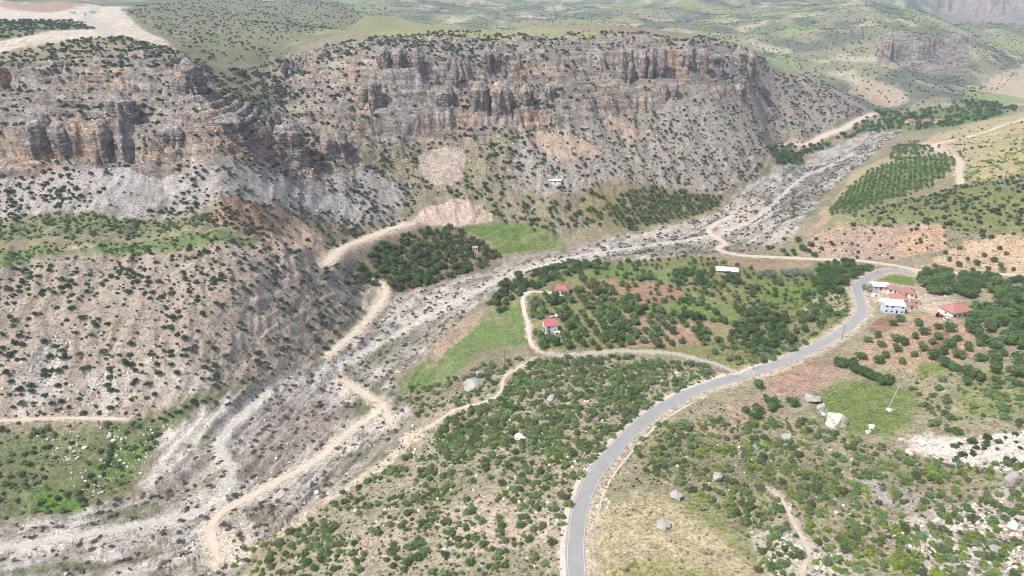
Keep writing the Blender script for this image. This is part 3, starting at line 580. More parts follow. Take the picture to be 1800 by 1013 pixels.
# ------------------------------------------------------------------ vegetation
mat('leaf_shrub', (118, 138, 86), .8, .35, .9, rnd=.38, trans=.34); mat('leaf_dark', (80, 98, 68), .85, .35, .9, rnd=.28, trans=.22)
mat('leaf_tree', (104, 126, 76), .8, .35, .6, rnd=.26, trans=.30); mat('leaf_grove', (92, 112, 66), .8, .35, .6, rnd=.24, trans=.26); mat('leaf_silver', (128, 140, 122), .8, .25, .6, rnd=.15, trans=.25)
mat('leaf_tuft', (126, 140, 78), .9, .3, .9, rnd=.35, trans=.3); mat('leaf_heath', (94, 102, 72), .9, .3, .9, rnd=.3, trans=.2); mat('leaf_lime', (142, 160, 80), .8, .3, .8, rnd=.22, trans=.35); mat('leaf_dry', (106, 98, 82), .9, .3, .9, rnd=.25, trans=.15); mat('bark', (92, 76, 62), .95, .25, 3.0, .03)
mat('boulder_pale', (206, 196, 182), .95, .22, .5, .25, rnd=.22); mat('boulder_grey', (168, 161, 153), .95, .3, .6, .3)
def leaf_cloud(seed, lobes, nleaf, size, squash=.8, inner=.35):
    r = np.random.default_rng(seed); cs_ = []
    for k in range(lobes):
        a = r.uniform(0, 6.283); d = r.uniform(.25, .62) if k else 0
        cs_.append((d * math.cos(a), d * math.sin(a), r.uniform(.38, .72) if k else .62, r.uniform(.34, .55) if k else .6))
    co = []; L = nleaf
    for i in range(L):
        c = cs_[r.integers(0, lobes)]; v = r.normal(size=3); v /= np.linalg.norm(v)
        if v[2] < -.5: v[2] *= -.6
        rad = c[3] * (1 - inner * r.uniform(0, 1) ** 2) * (1 + r.normal() * .09)
        p = np.array([c[0] + v[0] * rad, c[1] + v[1] * rad, (c[2] + v[2] * rad * 1.05) * squash]); p[2] = max(p[2], .03)
        n = v + r.normal(size=3) * .55; n /= np.linalg.norm(n); t = np.cross(n, r.normal(size=3)); t /= np.linalg.norm(t); b = np.cross(n, t)
        s = size * r.uniform(.6, 1.4)
        co += [p - t * s - b * s * .6, p + t * s * .9 - b * s * .7, p + t * s + b * s * .6 + n * s * .25, p - t * s * .8 + b * s * .7]
    return np.array(co), np.arange(L * 4).reshape(L, 4)
def mesh_only(name, co, q, m):
    o = big_mesh(name, co, q, None, m, smooth=False); me = o.data; bpy.data.objects.remove(o); return me
def tube(segs, k=6):
    """tapered limb through (point, radius) pairs -> verts, quads"""
    co = []; q = []
    for i, (p, r) in enumerate(segs):
        for j in range(k):
            a = 6.2832 * j / k; co.append((p[0] + r * math.cos(a), p[1] + r * math.sin(a), p[2]))
    for i in range(len(segs) - 1):
        for j in range(k):
            q.append((i * k + j, i * k + (j + 1) % k, (i + 1) * k + (j + 1) % k, (i + 1) * k + j))
    return np.array(co, float), np.array(q)
def trunk_mesh(seed):
    r = np.random.default_rng(seed + 900); co, q = tube([((0, 0, -.25), .085), ((.01, 0, .15), .065), ((.03, .02, .45), .05)]); cs_, qs = [co], [q]; n = len(co)
    for k in range(4):
        a = k * 1.57 + r.uniform(-.4, .4); c2, q2 = tube([((.03, .02, .38), .036), ((.22 * math.cos(a), .22 * math.sin(a), .62), .026), ((.42 * math.cos(a), .42 * math.sin(a), .85), .010)], 5)
        cs_.append(c2); qs.append(q2 + n); n += len(c2)
    return np.concatenate(cs_), np.concatenate(qs)
VAR = {}
def variants(kind, m, n, lobes, leaves, size, squash, far_leaves, far_size, lift=0):
    VAR[kind] = []; VAR[kind + '_far'] = []
    for i in range(n):
        s = abs(hash(kind)) % 1 + sum(map(ord, kind)) * 13 + i
        co, q = leaf_cloud(s, lobes, leaves, size, squash); co[:, 2] += lift; VAR[kind].append(mesh_only(kind, co, q, m))
        co, q = leaf_cloud(s, lobes, far_leaves, far_size, squash); co[:, 2] += lift; VAR[kind + '_far'].append(mesh_only(kind, co, q, m))
variants('shrub', 'leaf_shrub', 6, 8, 480, .09, .95, 90, .18); variants('lime_shrub', 'leaf_lime', 3, 6, 420, .085, .95, 90, .18)
variants('dark_bush', 'leaf_dark', 6, 5, 340, .095, .9, 80, .19); variants('dry_scrub', 'leaf_dry', 4, 5, 160, .10, .7, 50, .2)
variants('fruit_tree', 'leaf_tree', 6, 9, 760, .085, 1.12, 110, .17, .28); variants('grove_tree', 'leaf_grove', 5, 9, 760, .085, 1.15, 110, .17, .25); variants('silver_tree', 'leaf_silver', 3, 6, 420, .085, 1.25, 90, .18, .2)
variants('heath', 'leaf_heath', 3, 4, 60, .17, .8, 36, .22)
variants('tuft', 'leaf_tuft', 3, 3, 40, .2, .6, 30, .25)
TRUNKS = [mesh_only('trunk', *trunk_mesh(i), 'bark') for i in range(3)]

# where things grow: kind, density per square metre (or row spacing), radius range, clumping, pixels
def inzone(*ids):
    m = 0
    for i in ids: m = np.maximum(m, zmask[i])
    return m
VEG = [
 ('dark_bush', .046, (.8, 2.4), .65, 'left_hill', [(0, 735), (230, 735), (480, 680), (580, 612), (640, 530), (640, 488), (560, 452), (440, 430), (150, 452), (-100, 500), (-200, 740)]),
 ('dark_bush', .060, (1.0, 2.5), .8, 'scree', [(-200, 385), (0, 388), (330, 378), (420, 342), (560, 392), (640, 410), (720, 380), (740, 330), (640, 290), (480, 288), (350, 270), (120, 292), (-200, 300)]),
 ('dark_bush', .030, (1.0, 2.6), .8, 'cliff', [(-250, 300), (350, 270), (622, 290), (628, 262), (480, 212), (430, 180), (370, 150), (335, 103), (200, 98), (0, 115), (-250, 115)]),
 ('dark_bush', .034, (1.0, 2.5), .4, 'rim', [(-200, 115), (0, 96), (190, 66), (215, 64), (330, 100), (430, 150), (480, 200), (340, 130), (200, 108)]),
 ('dark_bush', .020, (1.0, 2.8), .6, 'cliff', [(500, 245), (640, 240), (900, 228), (1100, 192), (1330, 198), (1345, 150), (1335, 95), (1200, 76), (1100, 60), (950, 60), (800, 55), (600, 75), (510, 100), (490, 150)]),
 ('dark_bush', .036, (1.0, 2.8), .8, 'canyon', [(640, 245), (740, 240), (900, 232), (1010, 222), (1000, 350), (1060, 400), (980, 405), (880, 385), (800, 345), (720, 330), (640, 300)]),
 ('dark_bush', .032, (1.0, 2.6), .55, 'canyon', [(1010, 222), (1100, 195), (1310, 200), (1330, 105), (1400, 132), (1530, 203), (1440, 235), (1360, 252), (1330, 312), (1270, 340), (1150, 330), (1000, 330)]),
 ('dark_bush', .03, (1.2, 3.2), .4, 'canyon', [(400, 120), (510, 105), (500, 200), (440, 180)]),
 ('shrub', .11, (.8, 1.7), .5, 'terrace', [(-200, 440), (0, 430), (120, 420), (330, 408), (420, 380), (400, 372), (200, 384), (0, 388), (-200, 390)]),
 ('shrub', .09, (.7, 1.4), .5, 'terrace', [(-200, 500), (0, 478), (60, 455), (160, 442), (300, 444), (440, 434), (455, 420), (300, 418), (120, 428), (0, 440), (-200, 455)]),
 ('dark_bush', .05, (1.0, 2.2), .7, 'knoll', [(330, 390), (415, 348), (470, 362), (600, 395), (640, 410), (560, 450), (470, 425), (400, 400)]),
 ('shrub', .045, (.9, 2.1), .8, 'bank', [(-200, 950), (0, 915), (110, 902), (200, 870), (240, 812), (290, 750), (230, 742), (120, 752), (0, 745), (-200, 760)]),
 ('dark_bush', .09, (1.0, 2.0), .5, 'bank', [(230, 738), (300, 722), (400, 700), (470, 672), (470, 684), (400, 712), (300, 738)]),
 ('dry_scrub', .11, (.4, 1.8), .9, 'river', [(0, 1010), (0, 930), (240, 870), (400, 710), (570, 640), (700, 525), (860, 480), (1000, 440), (1250, 380), (1400, 295), (1590, 230), (1440, 350), (1390, 420), (1200, 450), (1000, 460), (850, 530), (690, 670), (726, 730), (600, 852), (440, 972), (390, 1180), (-150, 1080)]),
 ('shrub', .24, (.7, 2.3), .7, 'slope', [(925, 635), (1100, 628), (1230, 642), (1285, 664), (1200, 690), (1105, 755), (1050, 815), (960, 830), (800, 820), (760, 780), (800, 715), (880, 695)]),
 ('shrub', .085, (.7, 2.1), .85, 'slope', [(760, 780), (800, 820), (960, 830), (1030, 840), (1000, 920), (995, 1180), (420, 1180), (470, 970), (600, 868), (700, 812)]),
 ('shrub', .05, (1.0, 2.4), .6, 'slope', [(690, 690), (800, 660), (930, 622), (880, 690), (800, 715), (740, 735)]),
 ('lime_shrub', .05, (.9, 1.8), .6, 'slope', [(380, 1000), (450, 955), (520, 925), (540, 935), (470, 980), (420, 1040)]),
 ('shrub', .10, (.6, 2.2), .75, 'right', [(1110, 790), (1160, 745), (1240, 735), (1330, 740), (1420, 740), (1480, 770), (1600, 800), (2080, 840), (2080, 1180), (1380, 1180), (1320, 950), (1250, 880), (1150, 850)]),
 ('lime_shrub', .022, (.9, 2.2), .7, 'right', [(1110, 790), (1240, 735), (1420, 740), (1600, 800), (2080, 840), (2080, 1180), (1380, 1180), (1320, 950), (1250, 880), (1150, 850)]),
 ('shrub', .03, (1.0, 2.6), .7, 'right', [(1600, 660), (1700, 640), (2080, 640), (2080, 760), (1700, 765), (1620, 765), (1605, 700)]),
 ('shrub', .004, (.5, 1.0), .3, 'right', [(1045, 1180), (1042, 905), (1150, 862), (1260, 930), (1340, 1180)]),
 ('dark_bush', .03, (1.0, 2.4), .7, 'right', [(1640, 800), (1720, 770), (2080, 760), (2080, 850), (1740, 840)]),
 ('grove_tree', .06, (2.2, 3.6), .25, 'grove', [(625, 472), (660, 440), (720, 415), (770, 400), (800, 405), (880, 448), (850, 472), (750, 500), (690, 512), (640, 492)]),
 ('grove_tree', 'rows 5.4 4.8 20', (2.2, 3.0), .05, 'plantation', [(1080, 395), (1060, 370), (1100, 338), (1150, 328), (1230, 345), (1270, 350), (1260, 366), (1170, 392), (1110, 406)]),
 ('grove_tree', .016, (1.8, 3.0), .6, 'plantation', [(880, 392), (960, 345), (1060, 325), (1060, 370), (1080, 400), (1000, 408), (985, 420)]),
 ('fruit_tree', 'rows 8.2 4.0 62', (1.8, 2.4), .12, 'hill_orchard', [(1458, 378), (1485, 335), (1525, 303), (1575, 282), (1690, 268), (1682, 298), (1650, 320), (1570, 352), (1500, 384)]),
 ('fruit_tree', .03, (1.6, 2.6), .4, 'hill_orchard', [(1560, 282), (1570, 258), (1610, 248), (1640, 268), (1600, 280)]),
 ('fruit_tree', 'rows 6.4 6.2 12', (2.3, 3.8), .32, 'terrace_orchard', [(935, 612), (935, 540), (945, 522), (1010, 518), (1060, 530), (1140, 540), (1250, 562), (1250, 605), (1150, 612), (1040, 616)]),
 ('fruit_tree', .022, (2.0, 3.6), .4, 'terrace_orchard', [(1010, 492), (1060, 500), (1130, 530), (1060, 545), (1000, 525)]),
 ('grove_tree', .045, (2.0, 3.4), .35, 'river_edge', [(855, 545), (880, 500), (930, 476), (1000, 462), (1060, 462), (1040, 482), (1000, 495), (960, 500), (925, 515), (880, 550)]),
 ('fruit_tree', .012, (1.5, 2.8), .5, 'terrace_scatter', [(1040, 470), (1240, 462), (1440, 488), (1480, 520), (1400, 600), (1290, 600), (1250, 545), (1060, 530)]),
 ('fruit_tree', 'rows 8.0 5.6 12', (1.8, 2.8), .35, 'terrace_scatter', [(1090, 556), (1270, 560), (1260, 608), (1090, 612)]),
 ('grove_tree', 'line 5.0', (1.8, 2.8), .0, 'hedgerow', [(1060, 540), (1130, 548), (1200, 560), (1265, 566)]),
 ('grove_tree', 'line 5.5', (1.6, 2.6), .0, 'river_edge', [(1060, 466), (1120, 462), (1200, 456), (1255, 458)]),
 ('shrub', .05, (.8, 1.8), .7, 'hedgerow', [(1290, 540), (1340, 525), (1480, 510), (1495, 550), (1420, 600), (1300, 610)]),
 ('fruit_tree', .022, (1.0, 1.6), .2, 'young_orchard', [(1130, 505), (1310, 495), (1440, 490), (1440, 522), (1400, 536), (1200, 535)]),
 ('grove_tree', .05, (1.8, 3.2), .5, 'hedgerow', [(1190, 478), (1290, 480), (1300, 500), (1250, 505), (1180, 500)]),
 ('grove_tree', .05, (2.0, 3.6), .3, 'hedgerow', [(1430, 500), (1440, 468), (1480, 458), (1530, 464), (1525, 482), (1495, 495), (1470, 520)]),
 ('grove_tree', .045, (2.0, 3.6), .45, 'hedgerow', [(1270, 600), (1300, 560), (1345, 545), (1380, 555), (1380, 580), (1400, 605), (1330, 615)]),
 ('fruit_tree', .04, (2.0, 3.4), .4, 'hedgerow', [(1390, 560), (1440, 535), (1470, 555), (1460, 580), (1420, 570)]),
 ('shrub', .05, (1.2, 2.6), .6, 'hedgerow', [(1240, 628), (1270, 600), (1400, 605), (1440, 595), (1420, 612), (1330, 648)]),
 ('fruit_tree', .030, (2.8, 4.6), .25, 'village_wood', [(1610, 505), (1625, 480), (1700, 482), (2080, 495), (2080, 600), (1770, 620), (1720, 610), (1700, 570), (1715, 545), (1690, 525), (1640, 520)]),
 ('fruit_tree', 'rows 9.0 8.0 35', (2.3, 3.4), .35, 'village_orchard', [(1500, 640), (1520, 600), (1550, 575), (1600, 560), (1650, 570), (1720, 600), (1740, 640), (1660, 650), (1560, 655)]),
 ('grove_tree', 'line 3.4', (2.4, 3.4), .0, 'hedge', [(1470, 640), (1500, 650), (1530, 660), (1562, 672)]),
 ('grove_tree', 'line 3.0', (2.4, 3.4), .0, 'hedge', [(1472, 645), (1500, 655), (1530, 666), (1556, 676)]),
 ('silver_tree', .05, (2.0, 3.2), .2, 'silver_lane', [(926, 560), (930, 535), (945, 535), (948, 560)]),
 ('silver_tree', .06, (2.0, 3.0), .2, 'silver_hedge', [(1330, 490), (1340, 480), (1425, 480), (1425, 488), (1380, 490)]),
 ('silver_tree', .05, (2.4, 3.4), .1, 'silver_road', [(1517, 510), (1519, 497), (1530, 495), (1528, 512)]),
 ('fruit_tree', .012, (2.0, 3.2), .5, 'field_trees', [(1260, 730), (1300, 690), (1340, 680), (1420, 700), (1420, 730), (1330, 750)]),
 ('fruit_tree', .02, (2.2, 3.6), .5, 'village_wood', [(1620, 640), (1700, 620), (1760, 620), (1800, 640), (1790, 670), (1680, 680)]),
 ('grove_tree', .06, (2.6, 3.8), .2, 'pine_stand', [(1348, 262), (1372, 252), (1410, 268), (1412, 290), (1370, 288)]),
 ('grove_tree', .03, (2.6, 3.8), .2, 'pine_stand', [(1405, 268), (1455, 250), (1460, 258), (1412, 276)]),
 ('grove_tree', .02, (2.4, 3.6), .2, 'pine_stand', [(1465, 240), (1530, 210), (1575, 212), (1560, 230), (1480, 250)]),
 ('dark_bush', .034, (1.2, 2.8), .6, 'east', [(1500, 395), (1560, 360), (1700, 320), (2080, 300), (2080, 410), (1660, 400), (1540, 398)]),
 ('lime_shrub', .022, (1.0, 2.2), .7, 'east', [(1680, 310), (1740, 270), (2080, 230), (2080, 310), (1740, 325)]),
 ('dark_bush', .006, (1.0, 2.0), .6, 'east', [(1520, 320), (1640, 240), (2080, 190), (2080, 260), (1690, 310), (1560, 330)]),
 ('dark_bush', .02, (.9, 2.0), .5, 'east', [(1400, 448), (1450, 405), (1540, 398), (1660, 396), (1660, 440), (1580, 456), (1500, 456)]),
 ('fruit_tree', 'rows 11 9 10', (1.8, 2.8), .3, 'field_trees', [(1560, 470), (1640, 460), (1700, 430), (2080, 420), (2080, 485), (1700, 478)]),
 ('grove_tree', .03, (1.8, 3.0), .3, 'river_edge', [(1380, 452), (1340, 436), (1380, 420), (1440, 432), (1450, 448)]),
 ('grove_tree', .010, (2.4, 4.2), .4, 'far_valley', [(1530, 196), (1640, 196), (1740, 186), (1790, 195), (1700, 218), (1620, 228), (1560, 225)]),
 ('dark_bush', .010, (1.0, 2.4), .6, 'far', [(222, 16), (330, 95), (480, 110), (520, 85), (640, 42), (800, 44), (1000, 44), (1100, 46), (1330, 96), (1400, 126), (1530, 195), (1700, 190), (1800, 120), (1800, 60), (1600, 5), (600, 2), (240, 2)]),
 ('dark_bush', .02, (1.2, 2.6), .5, 'far', [(-300, 82), (0, 72), (172, 52), (150, 38), (0, 36), (-300, 38)]),
 ('lime_shrub', .05, (1.3, 2.7), .5, 'right', [(1470, 1000), (1500, 940), (1560, 925), (1680, 960), (1700, 1180), (1450, 1180)]),
 ('tuft', .30, (.25, .55), .5, 'grass', [(1420, 702), (1470, 676), (1520, 664), (1592, 680), (1616, 700), (1600, 745), (1560, 768), (1500, 764), (1450, 745)]),
 ('tuft', .14, (.25, .6), .5, 'grass', [(846, 560), (922, 540), (930, 604), (845, 622), (735, 688), (700, 690), (790, 612)]),
 ('tuft', .10, (.25, .6), .5, 'grass', [(1030, 474), (1235, 464), (1440, 488), (1440, 520), (1290, 558), (1180, 552), (1165, 532), (1040, 488)]),
 ('tuft', .08, (.25, .55), .5, 'grass', [(1060, 1180), (1060, 905), (1150, 862), (1260, 900), (1340, 1000), (1340, 1180)]),
 ('tuft', .12, (.25, .6), .5, 'grass', [(1500, 660), (1700, 620), (2080, 640), (2080, 720), (1600, 690)]),
 ('heath', .12, (.35, .8), .5, 'low', [(690, 690), (930, 630), (1100, 628), (1230, 642), (1285, 664), (1105, 755), (1000, 920), (995, 1180), (420, 1180), (600, 868), (740, 740)]),
 ('heath', .09, (.3, .8), .5, 'low', [(1060, 860), (1130, 770), (1230, 700), (1330, 700), (1420, 740), (1480, 770), (1600, 800), (2080, 840), (2080, 1180), (1380, 1180), (1300, 930), (1150, 860)]),
 ('heath', .05, (.3, .8), .5, 'low', [(0, 735), (230, 735), (480, 680), (580, 612), (640, 530), (640, 488), (560, 452), (440, 430), (150, 452), (-100, 500), (-100, 740)]),
 ('heath', .07, (.35, .9), .6, 'low', [(640, 245), (900, 232), (1100, 195), (1330, 200), (1440, 235), (1330, 312), (1150, 330), (1000, 345), (800, 340), (640, 300)]),
 ('heath', .05, (.35, .9), .6, 'low', [(-50, 385), (330, 378), (640, 400), (740, 330), (640, 290), (350, 270), (-50, 300)]),
 ('heath', .08, (.3, .8), .5, 'low', [(1500, 395), (1560, 360), (1700, 320), (2080, 300), (2080, 450), (1580, 456), (1400, 448)]),
 ('heath', .06, (.3, .8), .5, 'low', [(1240, 630), (1300, 560), (1480, 520), (1500, 560), (1400, 620), (1310, 652)]),
 ('heath', .02, (.2, .5), .3, 'low', [(1045, 1180), (1042, 905), (1150, 862), (1260, 930), (1340, 1180)]),
 ('heath', .06, (.3, .8), .5, 'low', [(1600, 660), (2080, 640), (2080, 770), (1620, 765)]),
 ('heath', .06, (.3, .8), .6, 'low', [(0, 915), (110, 902), (225, 870), (300, 760), (400, 700), (230, 742), (0, 745)]),
]
SITES = []     # kind, x, y, radius, tag
def proj(x, y, z):
    d = y * CS - (z - CAMZ) * SN; return 900 + F * x / d, 506.5 - F * (y * SN + (z - CAMZ) * CS) / d, d
RL = [(L[::2], w) for nm, L, w in LINES]
BLD_CLEAR = []  # filled: x, y, r
for nm_, rr_ in PADS:
    gx_, gy_ = ground(*nm_); BLD_CLEAR.append((gx_, gy_, rr_ * .75))
for vi, (kind, den, (r0, r1), clump, tg, pp) in enumerate(VEG):
    poly = gpoly(pp); lo = poly.min(0); hi = poly.max(0); r = np.random.default_rng(500 + vi)
    if isinstance(den, str) and den.startswith('line'):
        ln = smooth_line(poly, float(den.split()[1])); x = ln[:, 0] + r.normal(size=len(ln)) * .8; y = ln[:, 1] + r.normal(size=len(ln)) * .8; keep = np.ones(len(x), bool)
    elif isinstance(den, str):
        _, a, b, ang = den.split(); a = float(a); b = float(b); ang = math.radians(float(ang)); c = (lo + hi) / 2; R = np.hypot(*(hi - lo)) / 2 + a
        ii, jj = np.meshgrid(np.arange(-int(R / a) - 1, int(R / a) + 2), np.arange(-int(R / b) - 1, int(R / b) + 2))
        ux = ii.ravel() * a + r.normal(size=ii.size) * a * .10; uy = jj.ravel() * b + r.normal(size=ii.size) * b * .10
        x = c[0] + ux * math.cos(ang) - uy * math.sin(ang); y = c[1] + ux * math.sin(ang) + uy * math.cos(ang)
        keep = r.uniform(size=len(x)) > clump * .6
    else:
        n = int(np.prod(hi - lo) * den * (1 + clump)); n = min(n, 60000)
        x = r.uniform(lo[0], hi[0], n); y = r.uniform(lo[1], hi[1], n)
        keep = r.uniform(size=n) < 1 - clump + clump * 2.0 * sstep(-.25, .35, (fbm(x, y, 22, 3, 700 + vi) if tg not in ('canyon', 'river') else fbm(RD(x, y)[1] / 3.5, RD(x, y)[2] / 26., 1, 3, 191) if tg == 'river' else fbm(x * .9 + y * .5, (y - x * .55) * .22, 16, 3, 700 + vi)))
    x = x[keep]; y = y[keep]; s = poly_sd(x, y, poly, 1); k = (s > -.5) if not str(den).startswith('line') else np.ones(len(x), bool)
    x = x[k]; y = y[k]
    for L, w in RL:
        if len(x) == 0: break
        k = line_dist(x, y, L)[0] > w / 2 + 1.2; x = x[k]; y = y[k]
    for bx, by, br in BLD_CLEAR:
        k = np.hypot(x - bx, y - by) > br; x = x[k]; y = y[k]
    rad = r0 + (r1 - r0) * r.uniform(size=len(x)) ** 2.0
    SITES += [(kind, a, b, c, tg) for a, b, c in zip(x, y, rad)]
sx = np.array([s[1] for s in SITES]); sy = np.array([s[2] for s in SITES]); sr = np.array([s[3] for s in SITES]); szz = hz(sx, sy)
# not on cliff faces, not in the pale scars, thin out overlaps
def grid_at(A, x, y):
    az = np.arctan2(x, y); rr = np.hypot(x, y); c = np.clip(np.round((az - AZ0) / (AZ1 - AZ0) * (NC - 1)), 0, NC - 1).astype(int)
    out = np.empty(len(x)); 
    for k in range(len(x)): out[k] = A[c[k], min(np.searchsorted(GR[c[k]], rr[k]), NR - 1)]
    return out
bare = np.maximum.reduce([zmask[i] for i in (2, 3, 8, 10, 17)] + [zmask[6] * .7, zmask[7] * .7])
ok = grid_at(NZ, sx, sy) > .55; rv = np.random.default_rng(3).uniform(size=len(sx)); ok &= rv > grid_at(bare, sx, sy) * .93
cell = {}; order = np.argsort(-sr)
for i in order:
    if not ok[i]: continue
    f = .3 if SITES[i][4] in ('plantation', 'hedge') else (.42 if SITES[i][4] in ('grove', 'village_wood', 'hedgerow', 'river_edge') else .52)
    gx_, gy_ = int(sx[i] // 8), int(sy[i] // 8); bad = False
    for a in (-1, 0, 1):
        for b in (-1, 0, 1):
            for j in cell.get((gx_ + a, gy_ + b), ()):
                if (sx[i] - sx[j]) ** 2 + (sy[i] - sy[j]) ** 2 < ((sr[i] + sr[j]) * f) ** 2: bad = True; break
            if bad: break
        if bad: break
    if bad: ok[i] = False
    else: cell.setdefault((gx_, gy_), []).append(i)
print('sites', len(sx), int(ok.sum()))
PX, PY, PD = proj(sx, sy, szz + sr * .5)
def hidden(i):
    gx_, gy_, gz_ = seen(PX[i], PY[i] - F * sr[i] * .4 / PD[i]); return math.hypot(gx_, gy_) < math.hypot(sx[i], sy[i]) - 12
KINDS = {'shrub': ('shrub', 'lime_shrub'), 'bush': ('dark_bush',), 'tree': ('fruit_tree', 'grove_tree', 'silver_tree'), 'scrub': ('dry_scrub',)}
LAB = {
 ('bush', 'left_hill'): ('dark green bush on the bare brown hill', 'bushes on the brown hill'),
 ('bush', 'scree'): ('dark bush on the pale scree below the left cliff', 'bushes on the scree'),
 ('bush', 'cliff'): ('dark bush rooted on a ledge of the layered cliff', 'bushes on the cliff ledges'),
 ('bush', 'rim'): ('dark bush on the cliff rim below the plateau road', 'bushes on the cliff rim'),
 ('bush', 'canyon'): ('dark bush on the talus slope under the long central cliff', 'bushes on the talus slope'),
 ('bush', 'knoll'): ('dark bush on the reddish knoll beside the embankment track', 'bushes on the reddish knoll'),
 ('bush', 'bank'): ('dark bush in the hedge at the foot of the brown hill', 'bushes at the hill foot'),
 ('bush', 'right'): ('dark bush among the white limestone rubble', 'bushes among limestone rubble'),
 ('bush', 'east'): ('dark bush on the dry slope beyond the valley track', 'bushes beyond the valley track'),
 ('bush', 'far'): ('dark bush on the distant plateau', 'bushes on the plateau'),
 ('shrub', 'terrace'): ('low green shrub on the grassy terrace above the brown hill', 'shrubs on the grassy terrace'),
 ('shrub', 'bank'): ('green shrub on the grassy bank left of the riverbed', 'shrubs on the grassy bank'),
 ('shrub', 'slope'): ('leafy green shrub on the slope between road and riverbed', 'shrubs on the roadside slope'),
 ('shrub', 'right'): ('leafy green shrub on the stony slope below the meadow', 'shrubs on the stony slope'),
 ('shrub', 'hedgerow'): ('green shrub in the overgrown strip beside the paved lane', 'shrubs beside the paved lane'),
 ('shrub', 'east'): ('yellow green shrub on the sunny slope beside the hillside track', 'shrubs on the sunny slope'),
 ('tree', 'grove'): ('dark tree in the grove below the pale embankment', 'trees of the riverside grove'),
 ('tree', 'plantation'): ('dark tree of the dense plantation at the talus foot', 'trees of the plantation'),
 ('tree', 'hill_orchard'): ('orchard tree in slanting rows on the sunny hillside', 'trees of the hillside orchard'),
 ('tree', 'terrace_orchard'): ('orchard tree around the two red roofed farmhouses', 'trees of the terrace orchard'),
 ('tree', 'river_edge'): ('green tree in the belt between riverbed and terrace fields', 'trees along the riverbed edge'),
 ('tree', 'terrace_scatter'): ('fruit tree scattered over the terrace fields', 'trees scattered over the terrace'),
 ('tree', 'young_orchard'): ('small young orchard tree on the terrace field', 'young orchard trees'),
 ('tree', 'hedgerow'): ('dark green tree in the thicket above the road', 'trees of the roadside thicket'),
 ('tree', 'village_wood'): ('green tree in the wood behind the village', 'trees of the village wood'),
 ('tree', 'village_orchard'): ('round tree in the orchard below the village houses', 'trees of the village orchard'),
 ('tree', 'hedge'): ('dark tree in the thick hedge above the boulder meadow', 'trees of the hedge'),
 ('tree', 'field_trees'): ('single round tree on bare pink soil', 'trees on bare soil'),
 ('tree', 'pine_stand'): ('dark tree in the stand beside the far riverbed', 'trees of the far stand'),
 ('tree', 'far_valley'): ('tree in the distant green valley floor', 'trees of the distant valley'),
 ('tree', 'silver_lane'): ('silver grey tree beside the farm track', 'silver trees by the farm track'),
 ('tree', 'silver_hedge'): ('silver grey tree in the hedge behind the terrace field', 'silver trees of the hedge'),
 ('tree', 'silver_road'): ('silver grey tree at the road bend beside the barn', 'silver trees at the road bend'),
 ('scrub', 'river'): ('grey brown scrub bush growing in the gravel riverbed', 'scrub in the riverbed'),
}
MAXN = {'shrub': 300, 'bush': 300, 'tree': 300, 'scrub': 120}
NAME = {'shrub': 'green_shrub', 'bush': 'dark_bush', 'tree': 'fruit_tree', 'scrub': 'dry_scrub'}
def newobj(name, me, parent=None):
    o = bpy.data.objects.new(name, me); COL.objects.link(o)
    if parent: o.parent = parent
    return o
GREEN = (C[..., 1] - C[..., 0] * .92); BRI = C.sum(-1)
ggr = grid_at(GREEN, sx, sy); gbr = grid_at(BRI, sx, sy)
NEARL = [('asphalt road', ROAD, 9), ('paved lane', LANE, 8), ('farm track', FARM, 8), ('goat path', GPTH, 6), ('slope path', PATH, 7), ('dirt valley track', BTRK, 9), ('riverbed track', RTRK, 9), ('hill foot track', HTRK, 9)]
nearw = [''] * len(sx)
for nm_, L_, dd_ in NEARL:
    dq = line_dist(sx, sy, L_[::2])[0]
    for i in np.nonzero(dq < dd_)[0]:
        if not nearw[i]: nearw[i] = nm_
def lab_for(i, lab, sc_, q):
    size = 'broad' if sr[i] > q[1] else ('small' if sr[i] < q[0] else 'middling')
    zr = sc_[2] / sr[i]; shape = 'upright' if zr > 1.06 else ('squat' if zr < .93 else 'rounded')
    gx_, gy_ = int(sx[i] // 8), int(sy[i] // 8); nb = sum(1 for a in (-1, 0, 1) for b in (-1, 0, 1) for j in cell.get((gx_ + a, gy_ + b), ()) if j != i and math.hypot(sx[i] - sx[j], sy[i] - sy[j]) < (sr[i] + sr[j]) * 1.15)
    how = 'standing alone' if nb == 0 else ('touching a neighbour' if nb < 3 else 'in a clump')
    on = 'by the ' + nearw[i] if nearw[i] else ('on green turf' if ggr[i] > .012 else ('on pale stones' if gbr[i] > 1.05 else ''))
    out = f'{size} {shape} {lab}'
    for extra in (how, on):
        if extra and len((out + ' ' + extra).split()) <= 16: out += ', ' + extra
    return out
taken = np.zeros(len(sx), bool); rr_ = np.random.default_rng(77)
